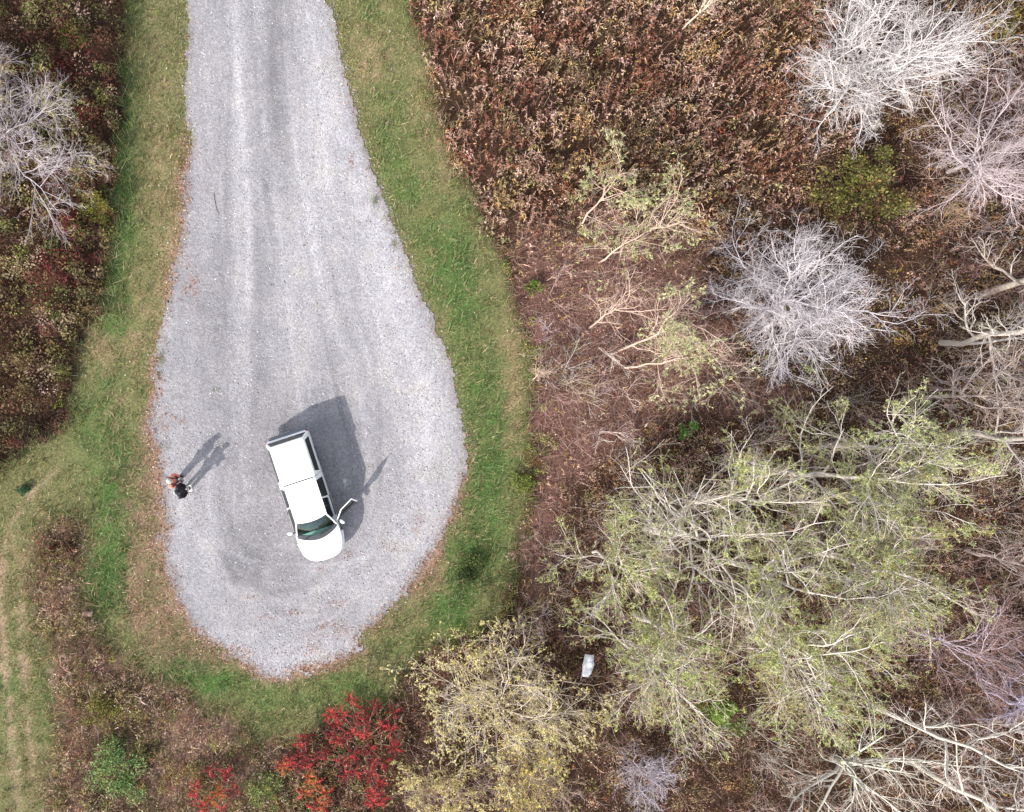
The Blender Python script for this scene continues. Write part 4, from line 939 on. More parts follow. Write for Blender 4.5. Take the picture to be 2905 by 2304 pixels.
# ------------------------------------------------------------------ the truck
M_white = mat_plain("white_paint", (.80, .80, .80), .28, .5, 0, 3, .02, .6)
M_cap = mat_plain("white_fibreglass", (.80, .80, .79), .4, .45, 0, 5, .02, .2)
M_gapshade = mat_plain("gap_shade_grey", (.10, .10, .105), .8, .2, 0, 20, .1)  # grey that paints the shadow between cap and cab
M_cowl = mat_plain("dark_cowl_plastic", (.045, .05, .058), .5, .4, 0, 30, .15)
M_black = mat_plain("black_plastic", (.025, .025, .028), .55, .4, 0, 30, .2)
M_grey = mat_plain("grey_plastic", (.16, .165, .18), .55, .4, 0, 30, .1)
M_dglass = mat_plain("dark_window_glass", (.012, .014, .015), .06, .5, 0, 4, .1)
M_rubber = mat_plain("tyre_rubber", (.02, .02, .02), .85, .2, 0, 50, .25)
M_steel = mat_plain("wheel_metal", (.45, .46, .48), .35, .5, .8, 10, .1)
M_seat = mat_plain("grey_upholstery", (.09, .095, .10), .9, .2, 0, 60, .2)
M_dash = mat_plain("dashboard_grey", (.02, .034, .033), .7, .3, 0, 30, .15)
M_lampw = mat_plain("headlamp_lens", (.55, .57, .6), .15, .5, 0, 20, .2)
M_lampr = mat_plain("tail_lamp_lens", (.35, .02, .02), .2, .5, 0, 20, .2)
M_lampo = mat_plain("indicator_lens", (.6, .22, .03), .2, .5, 0, 20, .2)
def mat_glass():
    m, nt, b = material("tinted_windscreen", .05, .5)
    out = nt.nodes["Material Output"]; nt.nodes.remove(b)
    tr = nt.nodes.new("ShaderNodeBsdfTransparent"); tr.inputs[0].default_value = (.48, .70, .64, 1)
    gl = nt.nodes.new("ShaderNodeBsdfGlossy"); gl.inputs["Roughness"].default_value = .04; gl.inputs["Color"].default_value = (.75, .9, .9, 1)
    fr = nt.nodes.new("ShaderNodeFresnel"); fr.inputs["IOR"].default_value = 1.5
    nz = nt.nodes.new("ShaderNodeTexNoise"); nz.inputs["Scale"].default_value = 6
    ad = nt.nodes.new("ShaderNodeMath"); ad.operation = 'MULTIPLY_ADD'; ad.inputs[1].default_value = .06
    nt.links.new(nz.outputs[0], ad.inputs[0]); nt.links.new(fr.outputs[0], ad.inputs[2])
    mx = nt.nodes.new("ShaderNodeMixShader")
    nt.links.new(ad.outputs[0], mx.inputs[0]); nt.links.new(tr.outputs[0], mx.inputs[1]); nt.links.new(gl.outputs[0], mx.inputs[2])
    nt.links.new(mx.outputs[0], out.inputs["Surface"]); return m
M_glass = mat_glass()

rear = np.array([-4.19, -0.27]); front = np.array([-2.60, -5.14])
hd = math.atan2(front[1] - rear[1], front[0] - rear[0])
truck = thing("pickup_truck", "white pickup truck with bed cap and open driver door on the gravel loop", "pickup truck", (rear[0], rear[1], 0), hd)
truck.scale = (1.0, 1.05, 1.0)
LEN = 5.13; WX = (.95, 4.05); WR = .36; HW = .86
def halfw(x):
    w = HW
    if x > 4.25:
        u = (x - 4.25) / (LEN - 4.25); w = HW * max(1 - u ** 2.5, 0) ** (1 / 2.3)
        w = max(w, .22)
    if x < .12: w = HW - .05 * (1 - x / .12) ** 2
    if 1.75 < x < 1.79: w = HW - .012
    return w
def arch(x):
    zb = .40
    for c in WX:
        d = abs(x - c)
        if d < .46: zb = max(zb, .36 + math.sqrt(.46 ** 2 - d * d))
    return zb
DX0, DX1 = 2.74, 3.82
xs = sorted(set([0, .02, .06, .12, 1.72, 1.755, 1.765, 1.785, 1.80, 1.86, DX0 - .005, DX0 + .005, DX1 - .005, DX1 + .005, 3.9, 3.91, LEN] + [round(v, 3) for v in np.arange(.2, 4.3, .06)] + [4.25 + (LEN - 4.25) * (1 - (1 - q) ** 1.8) for q in np.linspace(0, 1, 14)]))
def hood_z(x, f):
    u = max(0, (x - 3.9) / (LEN - 3.9)); return 1.06 - .20 * u ** 1.6 - .045 * f ** 2.2
bm = bmesh.new(); G = []
for x in xs:
    w = halfw(x); zb = arch(x)
    def half(side):
        tb = 1.0 if x < 3.9 else hood_z(x, 1) - .02
        p = [(0, .40), (max(w - .2, .05), max(.40, zb)), (w - .015, zb), (w, max(.66, zb + .02)), (w - .004, max(.86, zb + .03)), (w - .035, tb)]
        if x < 1.80: p += [(w - .06, 1.005), (w * .5, 1.005), (0, 1.005)]
        elif x < 3.905: p += [(w - .10, .52), (w * .5, .50), (0, .50)]
        else: p += [(w * .86, hood_z(x, .86)), (w * .5, hood_z(x, .5)), (0, hood_z(x, 0))]
        if side > 0 and DX0 < x < DX1:
            p[3] = (w, .47); p[4] = (w - .004, .475); p[5] = (w - .035, .48)
        return p
    L_ = half(1); R_ = half(-1)
    G.append([(x, -a, b) for a, b in R_[::-1][:-1]][::1] + [(x, a, b) for a, b in L_][0:0] + [])
    row = [(x, a, b) for a, b in L_[::-1]] + [(x, -a, b) for a, b in R_[1:]]
    G[-1] = row
vs = bm_grid(bm, [[p for p in r] for r in G])
for e in (vs[0], vs[-1]): bm.faces.new(e)
bmesh.ops.recalc_face_normals(bm, faces=bm.faces)
body = bm_obj("body", bm, M_white, truck, True)
md = body.data; 
# creases by angle
try: md.set_sharp_from_angle(angle=math.radians(28))
except Exception: pass
# hood panel, raised a little over the wings with a visible shut line
bm = bmesh.new(); G = []
for q in np.linspace(0, 1, 16):
    row = []
    for s in np.linspace(-1, 1, 15):
        x1 = 4.98 - .62 * abs(s) ** 2.6; x0 = 4.24 - .30 * abs(s) ** 2
        x = x0 + (x1 - x0) * q; yy = s * (HW * .84 if x < 4.4 else min(HW * .84, halfw(x) * .9))
        row.append((x, yy, hood_z(x, abs(yy) / HW) + .014 - (.02 if q == 1 or abs(s) == 1 else 0)))
    G.append(row)
bm_grid(bm, G); bmesh.ops.recalc_face_normals(bm, faces=bm.faces)
bm_obj("hood", bm, M_white, truck, True)
# front bumper following the nose, grille, lamps
def nose(off, z, a0=-1, a1=1, n=24):
    pts = []
    for t in np.linspace(a0, a1, n):
        x = 4.25 + (LEN - 4.25) * (1 - abs(t) ** 2.6) ** (1 / 2.4) if abs(t) < 1 else 4.25
        y = t * HW; ln = math.hypot(x - 4.0, y * .8)
        pts.append((x + off * (x - 4.0) / ln, y + off * y * .8 / ln, z))
    return pts
def strip(name, offs, mat, a0=-1, a1=1):
    bm = bmesh.new(); bm_grid(bm, [nose(o, z, a0, a1) for o, z in offs]); bmesh.ops.recalc_face_normals(bm, faces=bm.faces)
    return bm_obj(name, bm, mat, truck, True)
strip("front_bumper", [(-.03, .40), (.05, .42), (.075, .52), (.06, .66), (.0, .69), (-.1, .69)], M_white)
strip("grille", [(.004, .70), (.016, .71), (.012, .80), (.0, .81)], M_black, -.5, .5)
for a, b in ((-.84, -.53), (.53, .84)):
    strip("headlight", [(.002, .70), (.02, .71), (.015, .81), (.0, .82)], M_lampw, a, b)
strip("hood_shut_line", [(.006, .845), (.010, .85), (.004, .856)], M_black, -.62, .62)
# windscreen
def ws(u, s, lift=0):
    yb, yt = .76 * s, .575 * s
    xb = 4.10 - .22 * s * s; xt = 3.47 - .10 * s * s
    zb, zt = 1.035, 1.565
    k = u; bow = .035 * math.sin(math.pi * u)
    return (xb + (xt - xb) * k + bow * .6 + lift * .6, yb + (yt - yb) * k, zb + (zt - zb) * k + bow * .6 + lift)
bm = bmesh.new(); bm_grid(bm, [[ws(u, s) for s in np.linspace(-1, 1, 17)] for u in np.linspace(0, 1, 9)]); bmesh.ops.recalc_face_normals(bm, faces=bm.faces)
windscreen = bm_obj("windscreen", bm, M_glass, truck, True)
bm = bmesh.new()
for u0, u1, s0, s1 in ((0, .045, -1, 1), (.955, 1, -1, 1)):
    bm_grid(bm, [[ws(u, s, .004) for s in np.linspace(s0, s1, 17)] for u in (u0, u1)])
bm_grid(bm, [[ws(u, s, .006) for s in (-1, -.965)] for u in np.linspace(0, 1, 9)]); bm_grid(bm, [[ws(u, s, .006) for s in (.965, 1)] for u in np.linspace(0, 1, 9)])
bm_obj("windscreen_seal", bm, M_black, truck)
# cowl
bm = bmesh.new(); bm_grid(bm, [[(4.07 - .22 * s * s + (.22 - .06 * s * s) * q, .78 * s, 1.045 + .012 * (1 - q) - .02 * s * s) for s in np.linspace(-1, 1, 15)] for q in np.linspace(0, 1, 4)])
for v in bm.verts: v.co.z += .018
bmesh.ops.recalc_face_normals(bm, faces=bm.faces); bm_obj("cowl", bm, M_cowl, truck, True)
for y0, y1 in ((.10, .58), (-.52, -.04)):
    bm = bmesh.new(); bar(bm, (4.17, y0, 1.085), (4.03, (y0 + y1) / 2 + .1, 1.12), .018, .014); bar(bm, (4.13, y0 - .05, 1.10), (4.015, y1, 1.125), .014, .02)
    bm_obj("wiper", bm, M_black, truck)
# cab roof and pillars
RX0, RX1, RHW, RZ = 1.87, 3.47, .60, 1.58
bm = bmesh.new(); G = []
for q in np.linspace(0, 1, 14):
    row = []
    for s in np.linspace(-1, 1, 17):
        x1 = RX1 - .10 * s * s + .01; x = RX0 + (x1 - RX0) * q
        row.append((x, RHW * s * (1.0), RZ + .05 * (1 - abs(s) ** 3) * (1 - .35 * abs(2 * q - 1) ** 4) - .02 * abs(2 * q - 1) ** 6))
    G.append(row)
vs = bm_grid(bm, G)
bot = bm_grid(bm, [[(p[0], p[1], p[2] - .045) for p in r] for r in G])
ring = lambda g: g[0] + [r[-1] for r in g[1:]] + g[-1][-2::-1] + [r[0] for r in g[-2:0:-1]]
a, b = ring(vs), ring(bot)
for k in range(len(a)): bm.faces.new((a[k], a[(k + 1) % len(a)], b[(k + 1) % len(a)], b[k]))
bmesh.ops.recalc_face_normals(bm, faces=bm.faces); roof = bm_obj("roof", bm, M_white, truck, True)
try: roof.data.set_sharp_from_angle(angle=math.radians(40))
except Exception: pass
for sd2 in (1, -1):
    for nm, p, q, w, h in (("front_pillar", (3.90, .79, 1.02), (3.37, .59, 1.575), .05, .045), ("middle_pillar", (2.76, .81, 1.0), (2.72, .60, 1.57), .06, .04),
                           ("rear_pillar", (1.85, .81, 1.0), (1.93, .60, 1.57), .16, .05)):
        bm = bmesh.new(); bar(bm, (p[0], sd2 * p[1], p[2]), (q[0], sd2 * q[1], q[2]), w, h, (0, sd2, .3)); bm_obj(nm, bm, M_white, truck)
    bm = bmesh.new(); bar(bm, (1.86, sd2 * .6, 1.575), (3.38, sd2 * .6, 1.575), .035, .035); bm_obj("roof_rail", bm, M_white, truck)
slab("rear_cab_wall", [(1.83, -.8, .5), (1.83, .8, .5), (1.90, .6, 1.57), (1.90, -.6, 1.57)], .03, M_white, truck)
box("floor_carpet", (2.86, 0, .535), (1.98, 1.46, .03), M_black, truck, .005)
slab("rear_trim", [(1.86, -.74, .55), (1.86, .74, .55), (1.93, .56, 1.54), (1.93, -.56, 1.54)], .02, M_seat, truck)
box("door_sill_trim", (3.28, .80, .485), (1.06, .10, .012), M_black, truck, .003)
def side_glass(x0, x1, sd2, nm="side_window", xt0=None, xt1=None):
    xt0 = x0 if xt0 is None else xt0; xt1 = x1 if xt1 is None else xt1
    c = [(x0, sd2 * .815, 1.02), (x1, sd2 * .815, 1.02), (xt1, sd2 * .608, 1.555), (xt0, sd2 * .608, 1.555)]
    if sd2 > 0: c = [c[1], c[0], c[3], c[2]]
    return slab(nm, c, .008, M_dglass, truck)
side_glass(1.96, 2.70, 1, "quarter_window", 2.0, 2.68)
side_glass(1.96, 2.70, -1, "quarter_window", 2.0, 2.68)
side_glass(2.80, 3.84, -1, "side_window", 2.77, 3.36)
# closed passenger door: shut lines and handle
bm = bmesh.new()
for x in (2.76, 3.84): bar(bm, (x, -HW - .001, .5), (x, -HW + .028, 1.0), .012, .012, (1, 0, 0))
bar(bm, (2.76, -HW - .001, .5), (3.84, -HW - .001, .5), .012, .012); bm_obj("door_shut_line", bm, M_grey, truck)
box("door_handle", (2.92, -HW - .012, .90), (.14, .03, .04), M_black, truck, .006)
# door mirrors
def mirror(parent, c, rz, sd2):
    o = box("door_mirror", (0, 0, 0), (.13, .21, .15), M_white, parent, .035)
    o.location = c; o.rotation_euler = (0, 0, rz)
    box("mirror_arm", (.01, -sd2 * .13, -.03), (.06, .09, .05), M_black, o, .01)
    box("mirror_glass", (-.068, 0, 0), (.006, .17, .11), M_dglass, o, 0)
mirror(truck, (3.72, -HW - .14, 1.03), math.radians(-8), -1)
# open driver door
door = link("driver_door", None, truck)
dl = 1.08
bm = bmesh.new(); G = []
prof = [(.0, .46), (.012, .66), (.006, .86), (-.03, 1.0)]
F = [[(-t * dl, o, z) for o, z in prof] for t in np.linspace(0, 1, 8)]
B = [[(-t * dl, o - .09, z) for o, z in prof] for t in np.linspace(0, 1, 8)]
vf, vb = bm_grid(bm, F), bm_grid(bm, B); a, b = ring(vf), ring(vb)
for k in range(len(a)): bm.faces.new((a[k], a[(k + 1) % len(a)], b[(k + 1) % len(a)], b[k]))
bmesh.ops.recalc_face_normals(bm, faces=bm.faces)
bpy.data.objects.remove(door)
door = bm_obj("driver_door", bm, M_white, truck)
door.location = (3.85, HW - .004, 0); door.rotation_euler = (0, 0, math.radians(-61))
bm = bmesh.new()
for p, q in (((-.06, -.06, 1.0), (-.50, -.245, 1.55)), ((-.50, -.245, 1.55), (-1.05, -.245, 1.55)), ((-1.05, -.245, 1.55), (-1.06, -.06, 1.0))):
    bar(bm, p, q, .045, .035, (0, 1, 0))
bm_obj("window_frame", bm, M_white, door)
slab("door_window", [(-1.04, -.065, 1.0), (-.10, -.065, 1.0), (-.50, -.24, 1.53), (-1.03, -.24, 1.53)], .006, M_dglass, door)
box("window_seal", (-.55, -.042, 1.006), (1.0, .085, .016), M_black, door, .003)
slab("door_trim", [(-.03, -.10, .5), (-1.04, -.10, .5), (-1.04, -.135, .99), (-.03, -.135, .99)], .02, M_seat, door)
box("door_handle", (-.93, .018, .90), (.14, .03, .04), M_black, door, .006)
mirror(door, (-.12, .13, 1.03), math.radians(4), 1)
# interior
slab("dashboard", [(3.92, -.74, 1.0), (3.92, .74, 1.0), (3.52, .70, .97), (3.52, -.70, .97)][::-1], .10, M_dash, truck, (1, 6), .02)
for sy in (.36, -.36):
    st_ = box("seat", (2.95, sy, .68), (.50, .50, .20), M_seat, truck, .05)
    box("backrest", (2.63, sy, 1.03), (.16, .48, .62), M_seat, st_, .05, Matrix.Rotation(math.radians(-14), 3, 'Y'))
    box("headrest", (2.55, sy, 1.40), (.10, .26, .16), M_seat, st_, .04)
bm = bmesh.new()
bmesh.ops.create_circle(bm, segments=20, radius=.185)
swm = bpy.data.meshes.new("steering_wheel"); bm.free()
s = Soup(); aa = np.linspace(0, 2 * np.pi, 25); tl = math.radians(30)
circ = np.stack([3.43 + .185 * np.sin(aa) * math.sin(tl), .36 + .185 * np.cos(aa), 1.0 + .185 * np.sin(aa) * math.cos(tl)], 1)
V, Q = tubes(circ[None], np.full((1, 25), .016), 6); s.add(V, Q)
V, Q = tubes(np.array([[(3.62, .36, .9), (3.44, .36, 1.0)]]), np.full((1, 2), .035), 6); s.add(V, Q)
V, Q = tubes(np.array([[(3.43, .18, 1.0), (3.43, .54, 1.0)]]), np.full((1, 2), .02), 6); s.add(V, Q)
link("steering_wheel", s.mesh("steering_wheel", [M_black], True), truck)
bpy.data.meshes.remove(swm)
# bed cap
def rrect(x0, x1, hw, r, z, n=5):
    pts = []
    for cx, cy, a0 in ((x1 - r, hw - r, 0), (x0 + r, hw - r, 90), (x0 + r, -hw + r, 180), (x1 - r, -hw + r, 270)):
        for k in range(n + 1):
            a = math.radians(a0 + 90 * k / n); pts.append((cx + r * math.cos(a), cy + r * math.sin(a), z))
    return pts
rings = [rrect(.03, 1.79, .83, .05, 1.008), rrect(.045, 1.79, .825, .06, 1.08), rrect(.22, 1.815, .675, .07, 1.60), rrect(.25, 1.82, .655, .08, 1.645), rrect(.30, 1.80, .615, .10, 1.67), rrect(.60, 1.50, .35, .15, 1.685)]
bm = bmesh.new()
vs = [[bm.verts.new(p) for p in r] for r in rings]
for a, b in zip(vs, vs[1:]):
    for k in range(len(a)): bm.faces.new((a[k], a[(k + 1) % len(a)], b[(k + 1) % len(a)], b[k]))
bm.faces.new(vs[-1]); bm.faces.new(vs[0][::-1]); bmesh.ops.recalc_face_normals(bm, faces=bm.faces)
cap = bm_obj("bed_cap", bm, M_cap, truck, True)
try: cap.data.set_sharp_from_angle(angle=math.radians(50))
except Exception: pass
for sd2 in (1, -1):
    c = [(.24, sd2 * .812, 1.13), (1.66, sd2 * .812, 1.13), (1.62, sd2 * .692, 1.555), (.36, sd2 * .692, 1.555)]
    if sd2 > 0: c = [c[1], c[0], c[3], c[2]]
    slab("cap_side_window", c, .012, M_dglass, cap)
slab("cap_rear_window", [(.055, .76, 1.10), (.055, -.76, 1.10), (.20, -.62, 1.575), (.20, .62, 1.575)], .014, M_dglass, cap)
box("cap_latch", (.075, 0, 1.16), (.03, .14, .03), M_steel, cap, .005)
# seam between cap and cab, tailgate, rear bumper, lamps
box("cap_gap_filler", (1.84, 0, 1.24), (.07, 1.18, .60), M_gapshade, truck, .02)  # filler block in the gap, its grey standing in for the shadow there
slab("tailgate", [(-.012, .74, .55), (-.012, -.74, .55), (-.012, -.74, .985), (-.012, .74, .985)], .03, M_white, truck)
box("tailgate_handle", (-.035, 0, .88), (.02, .2, .07), M_black, truck, .005)
for sd2 in (1, -1): box("tail_lamp", (-.01, sd2 * .795, .80), (.04, .10, .30), M_lampr, truck, .01)
box("rear_bumper", (-.09, 0, .50), (.17, 1.66, .16), M_grey, truck, .03)
box("licence_plate", (-.18, 0, .52), (.01, .30, .14), M_lampw, truck, .003)
for cx in WX:
    for sd2 in (1, -1):
        w = lathe("wheel", [(.0, .0), (.10, .02), (.20, .0), (.225, -.02), (.225, -.16), (.0, -.16)], 0, M_steel, truck, (cx, sd2 * .84, WR), 28, sd2)
        lathe("tyre", [(.225, -.01), (.27, .012), (.335, .0), (.36, -.03), (.36, -.18), (.335, -.21), (.225, -.20)], 0, M_rubber, w, (cx, sd2 * .84, WR), 32, sd2)
box("underbody", (2.5, 0, .36), (4.3, .9, .16), M_black, truck, .02)
bm = bmesh.new(); bar(bm, (4.15, -.70, 1.04), (4.05, -.72, 1.75), .008, .008); bm_obj("antenna", bm, M_black, truck)

# ------------------------------------------------------------------ people
M_skin = mat_plain("skin", (.50, .30, .22), .6, .3, 0, 30, .08)
M_blackcloth = mat_plain("black_cloth", (.018, .019, .024), .9, .2, 0, 40, .35)
M_capcloth = mat_plain("black_cap_cloth", (.022, .022, .024), .85, .2, 0, 60, .3)
M_jeans = mat_plain("dark_trouser_cloth", (.05, .055, .075), .9, .15, 0, 60, .3)
M_coral = mat_plain("coral_jacket_cloth", (.62, .22, .16), .85, .2, 0, 12, .2)
M_strap = mat_plain("dark_strap", (.03, .008, .015), .8, .2, 0, 40, .3)
M_hat = mat_plain("cream_knit", (.72, .66, .55), .9, .2, 0, 60, .15)
M_band = mat_plain("dark_knit_band", (.14, .12, .10), .9, .2, 0, 60, .2)
M_shoe = mat_plain("shoe_leather", (.05, .045, .04), .7, .3, 0, 30, .2)
M_hairb = mat_plain("brown_hair", (.10, .06, .035), .7, .3, 0, 60, .3)
M_offw = mat_plain("white_casing", (.78, .78, .76), .4, .4, 0, 20, .04)
M_scalp = mat_plain("pale_scalp", (.72, .58, .50), .5, .3, 0, 20, .05)

def skin(name, verts, edges, mat, parent, sub=1, extra=None, root=0):
    """verts: [(x,y,z,rx,ry)]; one continuous surface"""
    me = bpy.data.meshes.new(name); me.from_pydata([v[:3] for v in verts], edges, []); me.materials.append(mat)
    o = link(name, me)
    mod = o.modifiers.new("skin", 'SKIN'); mod.use_smooth_shade = True
    for i, d in enumerate(me.skin_vertices[0].data):
        d.radius = (verts[i][3], verts[i][4] if len(verts[i]) > 4 else verts[i][3]); d.use_root = (i == root)
    ss = o.modifiers.new("sub", 'SUBSURF'); ss.levels = sub; ss.render_levels = sub
    dg = bpy.context.evaluated_depsgraph_get(); dg.update()
    me2 = bpy.data.meshes.new_from_object(o.evaluated_get(dg)); me2.name = name
    bpy.data.objects.remove(o)
    if extra:
        bm = bmesh.new(); bm.from_mesh(me2)
        for (V, Q) in extra:
            vv = [bm.verts.new(p) for p in V]
            for q in Q: bm.faces.new([vv[i] for i in q])
        bm.to_mesh(me2); bm.free()
    if not me2.materials: me2.materials.append(mat)
    me2.polygons.foreach_set("use_smooth", np.full(len(me2.polygons), True))
    return link(name, me2, parent)

def fingers(wrist, fwd, side, up, sgn):
    """palm chain plus five separate bent fingers as small capped tubes"""
    ex = []
    w, f, s_, u = (np.array(v, float) for v in (wrist, fwd, side, up))
    for i, (o, L) in enumerate(((-.032, .066), (-.011, .074), (.011, .07), (.030, .056))):
        b = w + f * .075 + s_ * o
        P = np.array([b, b + f * L * .5, b + f * L * .85 - u * L * .3, b + f * L - u * L * .65])
        V, Q = tubes(P[None], np.array([[.0095, .009, .0085, .006]]), 6); ex.append((V.tolist(), Q.tolist()))
    b = w + f * .025 - s_ * .03 * sgn
    P = np.array([b, b - s_ * .03 * sgn + f * .03, b - s_ * .035 * sgn + f * .065 - u * .02])
    V, Q = tubes(P[None], np.array([[.012, .0105, .007]]), 6); ex.append((V.tolist(), Q.tolist()))
    return ex

def person(label, loc, rz, sc, jacket, trousers, arms, female=False):
    """faces +x; arms = two (elbow, wrist) pairs, left (+y) then right"""
    root = thing("person", label, "person", (loc[0], loc[1], 0), rz, "two people standing at the gravel edge")
    k = sc
    sw = .175 if female else .20
    V = [(0, 0, .95, .13, .15), (.0, 0, 1.13, .12, .145), (0, 0, 1.32, .125, .17), (0, 0, 1.46, .06, .06), (.015, 0, 1.55, .075, .068), (.02, 0, 1.64, .098, .078), (.012, 0, 1.72, .075, .06)]
    E = [(0, 1), (1, 2), (2, 3), (3, 4), (4, 5), (5, 6)]
    ex = []
    for s2, (el, wr) in zip((1, -1), arms):
        b = len(V)
        V += [(0, s2 * .09, .88, .088), (.015, s2 * .10, .50, .058), (-.01, s2 * .105, .10, .042), (.07, s2 * .112, .045, .038), (.155, s2 * .118, .03, .028)]
        E += [(0, b), (b, b + 1), (b + 1, b + 2), (b + 2, b + 3), (b + 3, b + 4)]
        b = len(V)
        V += [(0, s2 * sw, 1.40, .058), (*el, .042), (*wr, .030)]
        f = np.array(wr) - np.array(el); f = f / np.linalg.norm(f)
        hp = np.array(wr) + f * .06; V += [(*hp, .036, .022)]
        E += [(2, b), (b, b + 1), (b + 1, b + 2), (b + 2, b + 3)]
        up_ = np.array([0, 0, 1.]); sdv = np.cross(up_, f); sdv /= np.linalg.norm(sdv)
        ex += fingers(wr, f, sdv, np.cross(f, sdv), s2)
    # nose and ears
    def blob(c, r, n=6):
        G = [[(c[0] + r[0] * math.sin(t) * math.cos(p), c[1] + r[1] * math.sin(t) * math.sin(p), c[2] + r[2] * math.cos(t)) for p in np.linspace(0, 2 * math.pi, n + 1)[:-1]] for t in np.linspace(.05, math.pi - .05, 5)]
        vv = [p for r_ in G for p in r_]; q = [(i * n + j, i * n + (j + 1) % n, (i + 1) * n + (j + 1) % n, (i + 1) * n + j) for i in range(4) for j in range(n)]
        return vv, q
    ex += [blob((.122, 0, 1.60), (.022, .014, .024)), blob((.01, .083, 1.61), (.022, .012, .032)), blob((.01, -.083, 1.61), (.022, .012, .032))]
    o = skin("body", V, E, M_skin, root, 2, ex)
    for s2 in (1, -1):
        bv, bq = blob((.104, s2 * .032, 1.635), (.010, .014, .009)); bm = bmesh.new(); vv = [bm.verts.new(p) for p in bv]
        for q in bq: bm.faces.new([vv[i] for i in q])
        bm_obj("eye", bm, M_black, root, True)
    bv, bq = blob((.108, 0, 1.56), (.008, .026, .007)); bm = bmesh.new(); vv = [bm.verts.new(p) for p in bv]
    for q in bq: bm.faces.new([vv[i] for i in q])
    bm_obj("mouth", bm, M_coral, root, True)
    JV = [(0, 0, .90, .155, .175), (0, 0, 1.10, .15, .17), (0, 0, 1.32, .155, .20), (0, 0, 1.45, .10, .095)]; JE = [(0, 1), (1, 2), (2, 3)]
    for s2, (el, wr) in zip((1, -1), arms):
        b = len(JV); JV += [(0, s2 * (sw + .01), 1.405, .082), (*el, .066), (*(np.array(wr) * .92 + np.array(el) * .08), .048)]; JE += [(2, b), (b, b + 1), (b + 1, b + 2)]
    skin("jacket", JV, JE, jacket, root, 2)
    TV = [(0, 0, .93, .135, .155)]; TE = []
    for s2 in (1, -1):
        b = len(TV); TV += [(0, s2 * .09, .86, .105), (.015, s2 * .10, .50, .078), (-.01, s2 * .105, .11, .066)]; TE += [(0, b), (b, b + 1), (b + 1, b + 2)]
    skin("trousers", TV, TE, trousers, root, 2)
    for s2 in (1, -1):
        skin("shoe", [(-.05, s2 * .105, .05, .05), (.06, s2 * .112, .05, .05, .05), (.17, s2 * .12, .04, .04, .034)], [(0, 1), (1, 2)], M_shoe, root, 1)
    root.scale = (k, k, k)
    return root

def dome(name, c, r, mat, parent, t1=1.75, n=20, m=9, sq=(1, 1, 1)):
    bm = bmesh.new(); G = []
    for t in np.linspace(0.02, t1, m):
        G.append([(c[0] + sq[0] * r * math.sin(t) * math.cos(p), c[1] + sq[1] * r * math.sin(t) * math.sin(p), c[2] + sq[2] * r * math.cos(t)) for p in np.linspace(0, 2 * math.pi, n + 1)])
    bm_grid(bm, G); bmesh.ops.remove_doubles(bm, verts=bm.verts, dist=1e-5); bmesh.ops.recalc_face_normals(bm, faces=bm.faces)
    return bm_obj(name, bm, mat, parent, True)

# man in black with a cap, holding a white controller
pb = S(499, 1396, 1.7)
ba = [((.10, .27, 1.14), (.30, .09, 1.12)), ((.10, -.27, 1.14), (.30, -.09, 1.12))]
man = person("person in black jacket and black cap holding a white handset on the gravel", (pb[0] + .02, pb[1]), math.radians(16), 1.0, M_blackcloth, M_blackcloth, ba)
hc = dome("cap", (.012, 0, 1.665), .112, M_capcloth, man, 1.6, sq=(1.08, .90, 1.0))
bm = bmesh.new(); G = []
for q in np.linspace(0, 1, 5):
    G.append([((.09 + .10 * q * math.cos(t)) * 1.0 + .02, .095 * math.sin(t) * (1 - .15 * q), 1.675 - .03 * q - .02 * math.sin(t) ** 2) for t in np.linspace(-1.3, 1.3, 11)])
bm_grid(bm, G); bm_obj("cap_peak", bm, M_capcloth, hc, True)
s = Soup(); t = np.linspace(math.pi - .85, math.pi + .85, 11)
V, Q = tubes(np.stack([.012 + .108 * 1.08 * np.cos(t) * .86, .108 * .9 * np.sin(t) * .86, 1.665 + .056 + 0 * t], 1)[None], (np.sin(np.linspace(.15, 2.99, 11)) * .024)[None], 6); s.add(V, Q)
link("cap_opening", s.mesh("cap_opening", [M_offw], True), hc)
ctl = thing("handheld_controller", "white handset with black screen held by the person in black", "remote control", (0, 0, 0))
cw = Matrix.Translation((pb[0] + .02, pb[1], 0)) @ Matrix.Rotation(math.radians(16), 4, 'Z')
ctl.matrix_world = cw @ Matrix.Translation((.40, 0, 1.13)) @ Matrix.Rotation(math.radians(-12), 4, 'Y')
box("casing", (0, 0, 0), (.17, .27, .05), M_offw, ctl, .018)
box("screen", (.01, 0, .0275), (.10, .13, .008), M_black, ctl, .002)
for sy in (.1, -.1):
    lathe("thumb_stick", [(.0, .0), (.014, .0), (.010, .02), (.0, .022)], 0, M_black, ctl, (0, sy, 0), 10).rotation_euler = (math.radians(90), 0, 0)
for ob in ctl.children:
    if ob.name.startswith("thumb_stick"):
        ob.rotation_euler = (0, 0, 0)
        for v in ob.data.vertices: v.co = Vector((v.co.x * 1.0 - .03, v.co.z + (0.1 if v.co.y > 0 else -.1), .025 + abs(abs(v.co.y) - .1)))
